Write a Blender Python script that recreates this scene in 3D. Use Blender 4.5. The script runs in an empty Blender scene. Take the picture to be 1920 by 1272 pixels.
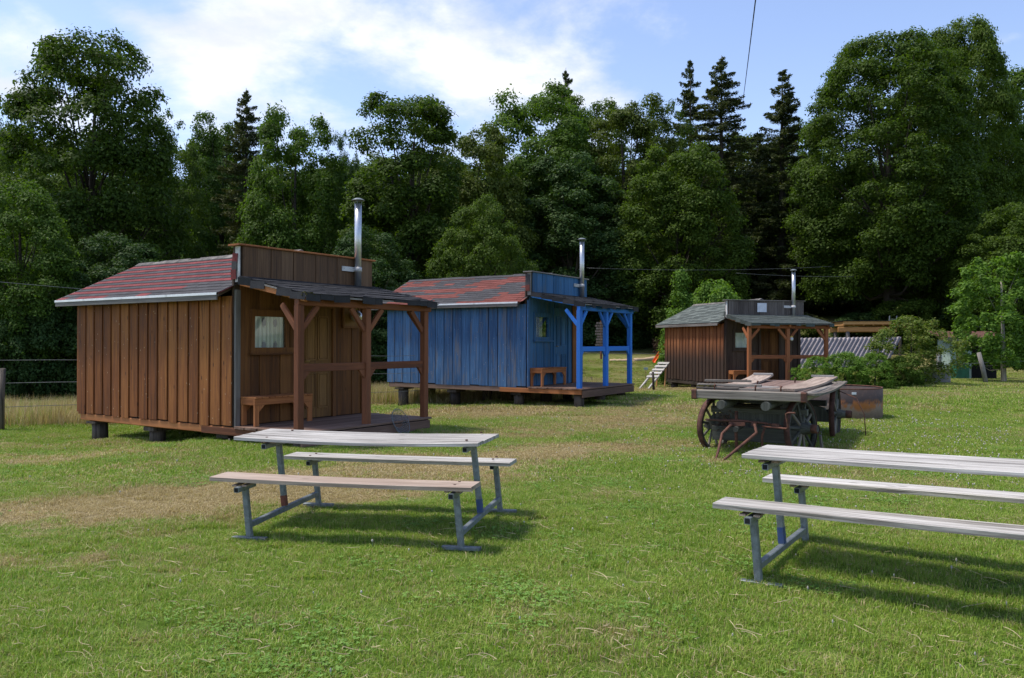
import bpy, math, random
import numpy as np
from mathutils import Vector, Matrix
R_ = math.radians
sc = bpy.context.scene
COL = sc.collection

# ------------------------------------------------------------------ camera
cam = bpy.data.cameras.new('camera')
cam.sensor_width = 36.0
cam.lens = 1501.4 / 1920 * 36.0
cam.clip_end = 3000
camo = bpy.data.objects.new('camera', cam); COL.objects.link(camo)
camo.location = (0, 0, 1.65)
camo.rotation_euler = (R_(90.2034), 0, 0)
camo.rotation_euler = (Matrix.Rotation(R_(90.2034), 3, 'X') @ Matrix.Rotation(R_(0.132), 3, 'Z')).to_euler()
sc.camera = camo
sc.view_settings.view_transform = 'Standard'
sc.view_settings.look = 'None'
sc.view_settings.exposure = 0.76
sc.view_settings.gamma = 1.0
sc.view_settings.use_curve_mapping = False
SUN_AZ, SUN_EL = -82.0, 66.0          # azimuth from +Y towards +X
SKY = 0.13
sdir = Vector((math.sin(R_(SUN_AZ)) * math.cos(R_(SUN_EL)), math.cos(R_(SUN_AZ)) * math.cos(R_(SUN_EL)), math.sin(R_(SUN_EL))))
sun = bpy.data.lights.new('sun', 'SUN'); sun.energy = 2.8; sun.angle = R_(8.5); sun.color = (1.0, 0.94, 0.83)
suno = bpy.data.objects.new('sun', sun); COL.objects.link(suno)
suno.rotation_euler = sdir.to_track_quat('Z', 'Y').to_euler(); suno.location = (-20, 0, 30)


# ------------------------------------------------------------------ node helpers
class NT:
    def __init__(s, tree): s.t = tree; tree.nodes.clear()
    def n(s, typ, ins=None, **props):
        nd = s.t.nodes.new(typ)
        for k, v in props.items(): setattr(nd, k, v)
        for k, v in (ins or {}).items():
            sock = nd.inputs[k]
            if isinstance(v, bpy.types.NodeSocket): s.t.links.new(v, sock)
            elif isinstance(v, bpy.types.Node): s.t.links.new(v.outputs[0], sock)
            else:
                if sock.type == 'RGBA' and len(v) == 3: v = (*v, 1)
                sock.default_value = v
        return nd
    def math(s, op, a, b=0.0, c=None, clamp=False):
        d = {0: a, 1: b}
        if c is not None: d[2] = c
        return s.n('ShaderNodeMath', d, operation=op, use_clamp=clamp).outputs[0]
    def vmath(s, op, a, b=(0, 0, 0)): return s.n('ShaderNodeVectorMath', {0: a, 1: b}, operation=op).outputs[0]
    def noise(s, vec, scale, detail=4, rough=.55, dist=0.0):
        return s.n('ShaderNodeTexNoise', {'Vector': vec, 'Scale': scale, 'Detail': detail, 'Roughness': rough, 'Distortion': dist}).outputs[0]
    def ramp(s, fac, stops, interp='LINEAR'):
        nd = s.n('ShaderNodeValToRGB', {0: fac}); nd.color_ramp.interpolation = interp
        e = nd.color_ramp.elements
        while len(e) < len(stops): e.new(0.5)
        for i, (p, c) in enumerate(stops):
            e[i].position = p
            e[i].color = (*c, 1) if not isinstance(c, (int, float)) else (c, c, c, 1)
        return nd.outputs[0]
    def mix(s, fac, a, b, mode='MIX'):
        nd = s.n('ShaderNodeMix', data_type='RGBA', blend_type=mode)
        for k, v in ((0, fac), (6, a), (7, b)):
            if isinstance(v, bpy.types.NodeSocket): s.t.links.new(v, nd.inputs[k])
            else:
                if k and len(v) == 3: v = (*v, 1)
                nd.inputs[k].default_value = v
        return nd.outputs[2]
    def mrange(s, v, a, b, c=0.0, d=1.0, smooth=True):
        return s.n('ShaderNodeMapRange', {0: v, 1: a, 2: b, 3: c, 4: d}, interpolation_type='SMOOTHSTEP' if smooth else 'LINEAR').outputs[0]
    def mapping(s, vec, loc=(0, 0, 0), rot=(0, 0, 0), scale=(1, 1, 1)):
        return s.n('ShaderNodeMapping', {0: vec, 1: loc, 2: rot, 3: scale}).outputs[0]
    def bump(s, h, strength=.3, dist=.01):
        return s.n('ShaderNodeBump', {'Height': h, 'Strength': strength, 'Distance': dist}).outputs[0]
    def principled(s, col, rough=.7, normal=None, metal=0.0, spec=.35):
        d = {'Base Color': col, 'Roughness': rough, 'Metallic': metal, 'Specular IOR Level': spec}
        if normal is not None: d['Normal'] = normal
        return s.n('ShaderNodeBsdfPrincipled', d).outputs[0]
    def out(s, sh): s.n('ShaderNodeOutputMaterial', {'Surface': sh})

def newmat(name):
    m = bpy.data.materials.new(name); m.use_nodes = True
    return m, NT(m.node_tree)

# ------------------------------------------------------------------ world: physical sky with broken white cloud
w = bpy.data.worlds.new('World'); sc.world = w; w.use_nodes = True
N = NT(w.node_tree)
skyn = N.n('ShaderNodeTexSky', sky_type='NISHITA')
skyn.sun_disc = False; skyn.sun_elevation = R_(SUN_EL); skyn.sun_rotation = R_(SUN_AZ)
skyn.altitude = 600; skyn.air_density = 1.0; skyn.dust_density = 1.2; skyn.ozone_density = 1.0
tc = N.n('ShaderNodeTexCoord').outputs['Generated']
sep = N.n('ShaderNodeSeparateXYZ', {0: tc})
# clouds lie on a layer overhead: divide the direction by its height
zz = N.math('MAXIMUM', sep.outputs[2], 0.0)
zz = N.math('ADD', zz, 0.22)
cu = N.math('DIVIDE', sep.outputs[0], zz); cv = N.math('DIVIDE', sep.outputs[1], zz)
cuv = N.n('ShaderNodeCombineXYZ', {0: cu, 1: cv, 2: 0.0}).outputs[0]
n1 = N.noise(N.mapping(cuv, loc=(3.1, 1.7, 0)), 1.1, 9, .62, .25)
n2 = N.noise(N.mapping(cuv, loc=(7.1, 4.2, 0)), 3.2, 7, .6, .2)
nn = N.math('ADD', N.math('ADD', N.math('MULTIPLY', n1, 1.0), N.math('MULTIPLY', n2, .65)), -.325)
def blob(px, py, rx, ry):      # soft cloud bank centred in the direction seen at that place of the picture
    x = (px - 960) / 1501.4; z = (641 - py) / 1501.4
    d = Vector((x, 1, z)).normalized(); zc = d.z + .22
    cx_, cy_ = d.x / zc, d.y / zc
    dx = Vector(((px + rx - 960) / 1501.4, 1, z)).normalized(); rxx = abs(dx.x / (dx.z + .22) - cx_)
    dy = Vector((x, 1, (641 - py + ry) / 1501.4)).normalized(); ryy = abs(dy.y / (dy.z + .22) - cy_)
    v = N.vmath('MULTIPLY', N.vmath('SUBTRACT', cuv, (cx_, cy_, 0)), (1 / rxx, 1 / ryy, 0))
    ln = N.n('ShaderNodeVectorMath', {0: v}, operation='LENGTH').outputs['Value']
    return N.mrange(ln, 0.0, 1.6, 1.0, 0.0)
acc = None
for (px, py, rx, ry, a) in ((740, 40, 450, 150, .30), (430, 200, 280, 110, .24), (380, 60, 190, 110, .22), (60, 60, 120, 120, .30), (930, 170, 240, 80, .17), (0, 150, 110, 180, .42), (600, -260, 700, 200, .22),
                            (1170, 190, 60, 40, .10), (420, 260, 140, 60, .12), (1880, 65, 60, 25, .14), (240, 40, 70, 55, .16)):
    bl = N.math('MULTIPLY', blob(px, py, rx, ry), a)
    acc = bl if acc is None else N.math('ADD', acc, bl)
neg = N.math('MULTIPLY', blob(1560, 110, 330, 240), .22)
neg2 = N.math('MULTIPLY', blob(170, 60, 50, 80), .12)
cl = N.math('SUBTRACT', N.math('ADD', nn, acc), N.math('ADD', neg, neg2))
cm = N.mrange(cl, .53, .86)
shade = N.mrange(N.noise(N.mapping(cuv, loc=(1, 9, 0)), 2.2, 6, .6), .35, .68)
ccol = N.mix(shade, (4.0, 4.2, 4.6), (5.9, 5.85, 5.85))
skyc = N.mix(1.0, skyn.outputs[0], (1.16, 1.08, 1.12), 'MULTIPLY')
col = N.mix(cm, skyc, ccol)
bg = N.n('ShaderNodeBackground', {0: col, 1: SKY})
N.n('ShaderNodeOutputWorld', {0: bg.outputs[0]})

# ------------------------------------------------------------------ terrain height
CP = np.array([(-2.1, 6.4, .045), (-.4, 6.0, .075), (-1.8, 7.7, .085), (-.1, 7.25, .11), (1.54, 5.02, .145), (2.24, 6.07, .145), (3.5, 4.3, .14), (3.9, 5, .145), (-4, 12.5, .06),
               (-7.9, 14.9, -.25), (-6.4, 14.1, -.12), (-5.5, 15.5, -.1), (-1.5, 14.3, .08), (-3.4, 22.4, -.17), (.4, 20, .03), (1.7, 19.2, .10), (3.2, 21.7, .22), (-1.5, 21, -.08), (1, 23, .05), (-2, 24, -.15), (7.3, 27.4, -.02),
               (6.1, 31.8, -.27), (3, 11.5, .08), (4.6, 10.4, .08), (5.1, 13, .14), (6.5, 16.4, .16), (0, 2.5, .1), (-9, 12, -.08), (10, 9, .2),
               (12, 20, .28), (14, 27, .35), (-12, 22, -.3), (0, 33, .15), (11, 30, .25), (-5, 4, .0), (-20, 20, -.4), (-5, 30, -.3)])
def sstep(t): t = np.clip(t, 0, 1); return t * t * (3 - 2 * t)
def G(x, y):
    x = np.atleast_1d(np.asarray(x, float)); y = np.atleast_1d(np.asarray(y, float))
    d2 = (x[:, None] - CP[None, :, 0]) ** 2 + (y[:, None] - CP[None, :, 1]) ** 2
    wt = 1 / (d2 + .25) ** 1.6
    z = (wt * CP[None, :, 2]).sum(1) / wt.sum(1)
    k = .025 + .075 * sstep((x / np.maximum(y, 5) + .12) / .15) + .035 * sstep((x / np.maximum(y, 5) - .2) / .15)
    r = np.clip(y - 32, 0, 90)
    z = z + k * r * sstep(r / 8 + .2)
    z = z + .012 * np.sin(x * 2.1 + 1) * np.sin(y * 1.7) + .01 * np.sin(x * 4.3) * np.cos(y * 3.9 + 2)
    return z
def gz(x, y): return float(G(x, y)[0])
def at(px, d, z=None):
    x = (px - 960) / 1501.4 * d
    return Vector((x, d, gz(x, d) if z is None else z))

# ------------------------------------------------------------------ materials
def dry_mask(N, pos):
    warp = N.n('ShaderNodeTexNoise', {'Vector': pos, 'Scale': .9, 'Detail': 4.0})
    p = N.vmath('ADD', pos, N.vmath('MULTIPLY', N.vmath('SUBTRACT', warp.outputs[1], (.5, .5, .5)), (1.6, 1.6, 0)))
    acc = None
    for (x, y, a, rx, ry, s) in ((-2.7, 8.3, 22, 3.3, 1.15, 1.0), (-4.6, 7.0, 28, 1.5, .55, .7), (-1.2, 10.0, 30, 3.0, 1.2, .85), (.9, 11.6, 20, 2.2, 1.1, .85),
                                 (-7.8, 11.4, 12, 3.2, 1.2, .62), (1.4, 14.8, 30, 3.0, 1.7, .62), (2.6, 10.4, 40, .6, .5, .6), (3.5, 18, 20, 3.4, 2.0, .55), (-8, 13.6, 0, 3, .9, .55),
                                 (-1.0, 18.0, 0, 3.6, 2.2, .6), (-3.3, 5.6, 10, 1.3, .35, .40), (-1.5, 4.6, 15, .6, .2, .3), (4.7, 29, 0, 4, 3, .5)):
        ca, sa = math.cos(R_(a)), math.sin(R_(a))
        v = N.vmath('SUBTRACT', p, (x, y, 0))
        u1 = N.math('DIVIDE', N.n('ShaderNodeVectorMath', {0: v, 1: (ca, sa, 0)}, operation='DOT_PRODUCT').outputs['Value'], rx)
        u2 = N.math('DIVIDE', N.n('ShaderNodeVectorMath', {0: v, 1: (-sa, ca, 0)}, operation='DOT_PRODUCT').outputs['Value'], ry)
        d = N.math('SQRT', N.math('ADD', N.math('MULTIPLY', u1, u1), N.math('MULTIPLY', u2, u2)))
        b = N.mrange(d, .25, 1.45, s, 0.0)
        acc = b if acc is None else N.math('MAXIMUM', acc, b)
    n = N.noise(pos, 3.4, 7, .72); nb = N.noise(pos, .35, 4, .6)
    v = N.math('ADD', acc, N.math('MULTIPLY', N.math('SUBTRACT', n, .5), 1.9))
    v = N.math('ADD', v, N.mrange(nb, .44, .70, -.05, .50))
    sy = N.n('ShaderNodeSeparateXYZ', {0: pos}).outputs[1]
    v = N.math('ADD', v, N.mrange(sy, 13, 24, 0.0, .32))
    return N.mrange(v, .05, 1.0)

def mat_ground():
    m, N = newmat('meadow_soil')
    pos = N.n('ShaderNodeNewGeometry').outputs['Position']
    dm = dry_mask(N, pos)
    f1 = N.noise(pos, 38, 6, .7); f2 = N.noise(pos, 4.0, 5, .6); f3 = N.noise(pos, 160, 3, .7)
    g = N.ramp(f2, [(.3, (.075, .135, .018)), (.55, (.11, .17, .026)), (.75, (.15, .18, .04))])
    d = N.ramp(f1, [(.3, (.13, .10, .045)), (.5, (.235, .185, .095)), (.7, (.34, .28, .155))])
    c = N.mix(dm, g, d)
    # far meadow is paler, wood floor brown and dark
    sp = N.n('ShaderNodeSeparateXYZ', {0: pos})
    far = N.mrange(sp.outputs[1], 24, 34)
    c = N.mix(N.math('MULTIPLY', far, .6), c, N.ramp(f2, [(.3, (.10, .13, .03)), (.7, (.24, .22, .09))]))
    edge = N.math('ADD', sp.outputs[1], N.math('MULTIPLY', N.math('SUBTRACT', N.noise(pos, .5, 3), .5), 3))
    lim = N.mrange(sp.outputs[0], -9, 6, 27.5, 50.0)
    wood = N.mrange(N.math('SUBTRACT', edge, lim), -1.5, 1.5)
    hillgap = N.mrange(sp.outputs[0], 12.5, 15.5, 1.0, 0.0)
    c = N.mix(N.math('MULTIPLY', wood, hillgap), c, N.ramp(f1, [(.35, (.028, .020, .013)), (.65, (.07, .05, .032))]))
    v = N.ramp(f3, [(.3, .62), (.7, 1.25)])
    c = N.mix(1.0, c, v, 'MULTIPLY')
    h = N.math('ADD', N.math('MULTIPLY', f1, .6), N.math('MULTIPLY', f3, .4))
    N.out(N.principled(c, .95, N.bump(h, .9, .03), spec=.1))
    return m

def mat_grass(name, tall=False):
    m, N = newmat(name)
    pos = N.n('ShaderNodeNewGeometry').outputs['Position']
    isl = N.n('ShaderNodeNewGeometry').outputs['Random Per Island']
    if tall:
        dm = N.mrange(N.noise(pos, .9, 3), .35, .6, .62, 1.1)
    else: dm = dry_mask(N, pos)
    gn = N.math('ADD', N.math('MULTIPLY', N.noise(pos, 1.1, 3, .6), .9), N.math('MULTIPLY', N.noise(pos, 9.0, 5, .7), .9)); gn = N.math('SUBTRACT', gn, .40)
    g = N.ramp(N.math('ADD', N.math('MULTIPLY', gn, .55), N.math('MULTIPLY', isl, .45)),
               [(.08, (.085, .190, .016)), (.38, (.175, .295, .030)), (.64, (.28, .37, .055)), (.92, (.47, .44, .16))])
    d = N.ramp(isl, [(0, (.26, .19, .085)), (.5, (.42, .33, .17)), (1, (.58, .48, .28))])
    thr = N.math('ADD', N.math('MULTIPLY', dm, .92), .13)
    sel = N.mrange(N.math('SUBTRACT', thr, N.math('FRACT', N.math('MULTIPLY', isl, 17.3))), -.05, .05)
    c = N.mix(sel, g, d)
    bs = N.principled(c, .55, spec=.25)
    tr = N.n('ShaderNodeBsdfTranslucent', {0: N.mix(1.0, c, (1.15, 1.2, .7), 'MULTIPLY')}).outputs[0]
    N.out(N.n('ShaderNodeMixShader', {0: .32, 1: bs, 2: tr}).outputs[0])
    return m

def mat_leaf(name, c0, c1, c2, trans=.3, var=.5):
    m, N = newmat(name)
    ge = N.n('ShaderNodeNewGeometry'); isl = ge.outputs['Random Per Island']
    ob = N.n('ShaderNodeTexCoord').outputs['Object']
    rnd = N.n('ShaderNodeObjectInfo').outputs['Random']
    n = N.noise(ob, .35, 3, .6)
    f = N.math('ADD', N.math('MULTIPLY', isl, .45), N.math('MULTIPLY', n, .55))
    f = N.math('ADD', f, N.math('MULTIPLY', N.math('SUBTRACT', rnd, .5), .22))
    c = N.ramp(f, [(.2, c0), (.5, c1), (.85, c2)])
    bs = N.principled(c, .62, spec=.16)
    tr = N.n('ShaderNodeBsdfTranslucent', {0: N.mix(1.0, c, (1.45, 1.6, .55), 'MULTIPLY')}).outputs[0]
    N.out(N.n('ShaderNodeMixShader', {0: trans, 1: bs, 2: tr}).outputs[0])
    return m

def mat_wood(name, dark, mid, light, rough=.75, grain=1.0, knots=.5, grey=None, zweather=None, spots=0.0, flake=None, rv=.30, cracks=0.0):
    """board material: every board has its grain along its own local Z"""
    m, N = newmat(name)
    ob = N.n('ShaderNodeTexCoord').outputs['Object']
    oi = N.n('ShaderNodeObjectInfo'); rnd = oi.outputs['Random']
    off = N.n('ShaderNodeCombineXYZ', {0: N.math('MULTIPLY', rnd, 37.0), 1: N.math('MULTIPLY', rnd, 91.0), 2: N.math('MULTIPLY', rnd, 53.0)}).outputs[0]
    p = N.vmath('ADD', ob, off)
    g1 = N.noise(N.mapping(p, scale=(19, 19, .8)), 1.0, 7, .66, .9)
    g2 = N.noise(N.mapping(p, scale=(110, 110, 2.6)), 1.0, 4, .6)
    b = N.noise(N.mapping(p, scale=(2.2, 2.2, .8)), 1.0, 4, .6)
    f = N.math('ADD', N.math('MULTIPLY', g1, .95 * grain), N.math('MULTIPLY', g2, .40 * grain))
    f = N.math('ADD', f, N.math('MULTIPLY', b, .35)); f = N.math('ADD', f, N.math('MULTIPLY', N.math('SUBTRACT', rnd, .5), rv))
    f = N.math('ADD', f, .5 - .675 * grain - .175)
    c = N.ramp(f, [(.28, dark), (.5, mid), (.74, light)])
    if knots:
        vo = N.n('ShaderNodeTexVoronoi', {'Vector': N.mapping(p, scale=(7, 7, 2.6)), 'Scale': 1.0, 'Randomness': 1.0}).outputs['Distance']
        kn = N.mrange(vo, .06, .13, knots, 0.0)
        c = N.mix(kn, c, tuple(v * .45 for v in dark))
    if spots:
        vo = N.n('ShaderNodeTexVoronoi', {'Vector': N.mapping(p, loc=(3, 3, 3), scale=(14, 14, 6)), 'Scale': 1.0}).outputs['Distance']
        c = N.mix(N.mrange(vo, .05, .10, spots, 0.0), c, (.62, .50, .34))
    if flake:      # paint worn off along the grain
        fn = N.noise(N.mapping(p, scale=(16, 16, 1.3)), 1.0, 7, .7, .4)
        c = N.mix(N.mrange(N.math('ADD', fn, N.math('MULTIPLY', N.math('SUBTRACT', b, .5), .6)), .50, .64, 0.0, .62), c, flake)
    if grey is not None:
        gn = N.noise(N.mapping(p, scale=(9, 9, .7)), 1.0, 6, .65)
        c = N.mix(N.mrange(gn, .48, .66, 0.0, .75), c, grey)
    if zweather is not None:   # wood bleached black-grey from the foot upward; z measured on the board itself
        zc, z0, z1 = zweather
        spz = N.n('ShaderNodeSeparateXYZ', {0: ob}).outputs[2]
        zz = N.math('ADD', spz, N.math('MULTIPLY', N.math('SUBTRACT', g1, .5), 1.0))
        c = N.mix(N.mrange(zz, z0, z1, .93, 0.0), c, zc)
    if cracks:
        ck = N.noise(N.mapping(p, scale=(42, 42, .75)), 1.0, 3, .55, .3)
        c = N.mix(N.mrange(ck, .335, .40, cracks, 0.0), c, tuple(v * .35 for v in dark))
    h = N.math('ADD', N.math('MULTIPLY', g1, .6), N.math('MULTIPLY', g2, .4))
    N.out(N.principled(c, N.mrange(g1, .3, .7, rough - .12, rough + .12), N.bump(h, .55, .006), spec=.3))
    return m

def mat_plain(name, c, rough=.6, metal=0.0, var=.25, scale=6.0, c2=None, spec=.35, bump=.15):
    m, N = newmat(name)
    ob = N.n('ShaderNodeTexCoord').outputs['Object']
    rnd = N.n('ShaderNodeObjectInfo').outputs['Random']
    p = N.vmath('ADD', ob, N.n('ShaderNodeCombineXYZ', {0: N.math('MULTIPLY', rnd, 31.0), 1: rnd, 2: rnd}).outputs[0])
    n = N.noise(p, scale, 6, .62); n2 = N.noise(p, scale * 9, 3, .6)
    c2 = c2 or tuple(v * (1 - var * 1.6) for v in c)
    f = N.math('ADD', N.math('MULTIPLY', n, .7), N.math('MULTIPLY', n2, .3))
    cc = N.mix(N.mrange(f, .35, .65), c2, tuple(min(1, v * (1 + var * .5)) for v in c))
    cc = N.mix(1.0, cc, N.ramp(rnd, [(0, 1 - var * .7), (1, 1.0)]), 'MULTIPLY')
    N.out(N.principled(cc, rough, N.bump(f, bump, .01), metal, spec))
    return m

def mat_shingle(name, c):
    m, N = newmat(name)
    ob = N.n('ShaderNodeTexCoord').outputs['Object']
    rnd = N.n('ShaderNodeObjectInfo').outputs['Random']
    n = N.noise(ob, 55, 4, .7); n2 = N.noise(N.vmath('ADD', ob, N.n('ShaderNodeCombineXYZ', {0: N.math('MULTIPLY', rnd, 50.0)}).outputs[0]), 5, 4)
    cc = N.mix(1.0, N.mix(0.0, c, c), N.ramp(n, [(.3, .7), (.7, 1.25)]), 'MULTIPLY')
    cc = N.mix(1.0, cc, N.ramp(n2, [(.3, .78), (.7, 1.12)]), 'MULTIPLY')
    cc = N.mix(1.0, cc, N.ramp(rnd, [(0, .82), (1, 1.12)]), 'MULTIPLY')
    N.out(N.principled(cc, .88, N.bump(n, .4, .004), spec=.2))
    return m

def mat_rustring():
    m, N = newmat('rusty_steel_ring')
    ob = N.n('ShaderNodeTexCoord').outputs['Object']
    z = N.n('ShaderNodeSeparateXYZ', {0: ob}).outputs[2]
    n = N.noise(N.mapping(ob, scale=(3, 3, 2)), 1.0, 5, .6); n2 = N.noise(ob, 14, 5, .7)
    zz = N.math('ADD', z, N.math('MULTIPLY', N.math('SUBTRACT', n, .5), .25))
    c = N.mix(N.mrange(zz, .30, .36), (.27, .20, .17), (.045, .034, .034))
    band = N.math('MULTIPLY', N.mrange(zz, .18, .31), N.mrange(zz, .36, .46, 1.0, 0.0))
    c = N.mix(N.math('MULTIPLY', band, N.mrange(n, .48, .58)), c, (.36, .13, .035))
    c = N.mix(N.mrange(n2, .5, .7, 0, .5), c, (.11, .07, .055))
    N.out(N.principled(c, .8, N.bump(n2, .3, .01), .1))
    return m

def mat_curtain(name, motif):
    m, N = newmat(name)
    ob = N.n('ShaderNodeTexCoord').outputs['Object']
    s = N.n('ShaderNodeSeparateXYZ', {0: ob})
    wv = N.math('SINE', N.math('MULTIPLY', s.outputs[0], 75.0))
    c = N.mix(N.mrange(wv, -1, 1), (.50, .50, .50), (.78, .77, .76))
    if motif:
        # printed bunches of grapes, two across and two down
        gx = N.math('SUBTRACT', N.math('FRACT', N.math('MULTIPLY', s.outputs[0], 4.2)), .5)
        gy = N.math('SUBTRACT', N.math('FRACT', N.math('ADD', N.math('MULTIPLY', s.outputs[2], 2.6), .2)), .5)
        d = N.math('SQRT', N.math('ADD', N.math('MULTIPLY', gx, gx), N.math('MULTIPLY', gy, gy)))
        dd = N.math('ADD', d, N.math('MULTIPLY', N.noise(ob, 30, 2), .25))
        c = N.mix(N.mrange(dd, .26, .36, .75, 0.0), c, (.20, .16, .27))
    N.out(N.principled(c, .9, spec=.1))
    return m

def mat_glass():
    m, N = newmat('window_glass')
    g = N.n('ShaderNodeBsdfGlossy', {'Color': (1, 1, 1, 1), 'Roughness': .03}).outputs[0]
    t = N.n('ShaderNodeBsdfTransparent', {'Color': (.93, .96, .95, 1)}).outputs[0]
    fr = N.n('ShaderNodeFresnel', {'IOR': 1.35}).outputs[0]
    N.out(N.n('ShaderNodeMixShader', {0: N.math('MULTIPLY', fr, .7), 1: t, 2: g}).outputs[0])
    return m

M = {}
M['ground'] = mat_ground()
M['grass'] = mat_grass('lawn_grass'); M['tallgrass'] = mat_grass('meadow_grass', True)
M['maple'] = mat_leaf('maple_leaf', (.032, .060, .007), (.060, .102, .012), (.105, .155, .021), .38)
M['bright'] = mat_leaf('bright_leaf', (.034, .070, .008), (.062, .115, .015), (.105, .165, .028), .38)
M['yellow'] = mat_leaf('yellowish_leaf', (.038, .062, .008), (.070, .100, .015), (.115, .145, .030), .36)
M['bluish'] = mat_leaf('dull_leaf', (.022, .050, .012), (.042, .082, .020), (.072, .120, .034), .28)
M['weed'] = mat_leaf('weed_leaf', (.09, .19, .03), (.15, .27, .05), (.24, .36, .09), .3)
M['reddish'] = mat_leaf('reddish_young_leaf', (.060, .105, .014), (.105, .155, .026), (.17, .165, .050), .34)
M['young'] = mat_leaf('young_leaf', (.050, .105, .012), (.092, .175, .024), (.165, .26, .042), .36)
M['needle'] = mat_leaf('spruce_needle', (.030, .046, .013), (.056, .074, .023), (.10, .10, .038), .2)
M['bark'] = mat_wood('tree_bark', (.020, .016, .012), (.045, .036, .027), (.085, .07, .053), .9, knots=0)
M['bark_pale'] = mat_wood('pale_bark', (.12, .11, .09), (.24, .22, .18), (.36, .33, .28), .9, knots=0)
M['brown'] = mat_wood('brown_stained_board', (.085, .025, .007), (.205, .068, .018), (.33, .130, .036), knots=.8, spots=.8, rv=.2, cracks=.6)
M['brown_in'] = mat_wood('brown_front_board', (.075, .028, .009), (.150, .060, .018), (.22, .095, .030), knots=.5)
M['door'] = mat_wood('honey_door_wood', (.12, .055, .018), (.20, .10, .032), (.28, .15, .05), knots=.3)
M['para'] = mat_wood('weathered_brown_board', (.055, .028, .014), (.115, .060, .030), (.18, .105, .058), knots=.5, rv=.2, cracks=.4)
M['orange'] = mat_wood('orange_timber', (.20, .068, .022), (.34, .125, .043), (.44, .18, .065), knots=.3)
M['post'] = mat_wood('red_brown_timber', (.10, .034, .015), (.165, .058, .026), (.22, .085, .040), knots=.2)
M['post3'] = mat_wood('rust_orange_timber', (.17, .052, .020), (.28, .092, .035), (.36, .13, .052), knots=.2)
M['deck'] = mat_wood('brown_deck_board', (.10, .056, .038), (.17, .102, .074), (.24, .155, .115), knots=.2)
M['blue'] = mat_wood('blue_painted_board', (.022, .058, .135), (.045, .118, .25), (.095, .20, .36), knots=.5, flake=(.135, .125, .13), spots=.5, rv=.22, cracks=.7)
M['blue_in'] = mat_wood('blue_front_board', (.018, .070, .15), (.035, .125, .26), (.06, .17, .34), knots=.2, flake=(.09, .11, .12))
M['blue_post'] = mat_wood('fresh_blue_timber', (.018, .11, .40), (.026, .155, .54), (.045, .21, .64), knots=.1, grain=.7)
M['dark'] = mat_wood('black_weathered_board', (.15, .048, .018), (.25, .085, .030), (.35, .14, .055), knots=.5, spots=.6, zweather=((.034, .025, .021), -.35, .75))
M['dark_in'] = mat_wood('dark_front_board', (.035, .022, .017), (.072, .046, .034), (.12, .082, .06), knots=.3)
M['para3'] = mat_wood('grey_brown_board', (.055, .043, .038), (.10, .080, .070), (.17, .145, .13), knots=.3)
M['greyed'] = mat_wood('silver_grey_plank', (.12, .105, .09), (.36, .34, .31), (.59, .57, .54), knots=.7, grain=1.2, rv=.06, cracks=.8)
M['greyed2'] = mat_wood('brownish_grey_plank', (.12, .085, .062), (.28, .21, .165), (.44, .355, .29), knots=.5, rv=.15, cracks=.6)
M['wagonwood'] = mat_wood('old_wagon_wood', (.075, .062, .050), (.18, .155, .13), (.31, .275, .235), knots=.3, cracks=.9)
M['wagonbed'] = mat_wood('rust_brown_bed_plank', (.09, .055, .042), (.18, .115, .09), (.28, .20, .16), knots=.2)
M['wagongreen'] = mat_wood('faded_green_wood', (.028, .026, .021), (.062, .062, .052), (.125, .128, .108), knots=.1)
M['pier'] = mat_wood('dark_log_pier', (.018, .013, .010), (.060, .046, .037), (.13, .105, .085), knots=.5, cracks=.8)
M['greyboard'] = mat_wood('grey_trim_board', (.085, .075, .068), (.16, .145, .135), (.25, .235, .22), knots=.1)
M['logwood'] = mat_wood('pale_log', (.30, .20, .12), (.46, .33, .21), (.60, .46, .32), knots=.2)
M['white'] = mat_plain('worn_white_paint', (.62, .61, .60), .7, var=.2, c2=(.40, .37, .36))
M['flash'] = mat_plain('drip_edge_metal', (.80, .81, .83), .5, .1, var=.08)
M['steel'] = mat_plain('stainless_flue', (.60, .61, .62), .36, .85, var=.12, scale=3)
M['galv'] = mat_plain('galvanised_steel', (.215, .245, .26), .5, .35, var=.22, scale=22)
M['tubein'] = mat_plain('tube_mouth', (.01, .012, .016), .8)
M['bluepaint'] = mat_plain('blue_paint_mark', (.022, .055, .20), .6, var=.5, scale=30, c2=(.06, .09, .15))
M['redpaint'] = mat_plain('red_paint_mark', (.23, .07, .045), .6, var=.3, scale=18)
M['rust'] = mat_plain('rusty_iron', (.15, .062, .040), .85, .15, var=.4, scale=16, c2=(.070, .038, .030))
M['tyre'] = mat_plain('rusty_tyre_iron', (.125, .058, .046), .8, .2, var=.35, scale=10)
M['ring'] = mat_rustring()
M['sh_red'] = mat_shingle('red_shingle', (.18, .042, .042)); M['sh_blk'] = mat_shingle('charcoal_shingle', (.062, .060, .064))
M['sh_org'] = mat_shingle('brick_shingle', (.165, .052, .042)); M['sh_grn'] = mat_shingle('grey_green_shingle', (.13, .150, .138))
M['sh_grn2'] = mat_shingle('dark_green_shingle', (.078, .092, .086)); M['sh_dk'] = mat_shingle('black_roofing', (.036, .036, .040))
M['felt'] = mat_plain('ridge_felt', (.20, .185, .17), .9, var=.4)
M['glass'] = mat_glass()
M['curtain'] = mat_curtain('grape_curtain', True); M['curtain2'] = mat_curtain('plain_curtain', False)
M['white_flat'] = mat_plain('white_sheet', (.82, .83, .85), .5, var=.08)
M['poster'] = mat_plain('white_paper', (.66, .68, .74), .6, var=.1)
M['moss'] = mat_plain('moss', (.10, .085, .012), .95, var=.5, scale=20)
M['brass'] = mat_plain('brass', (.45, .30, .09), .4, .7, var=.2)
M['clover'] = mat_plain('clover_flower', (.50, .47, .40), .9, var=.2)
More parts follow.
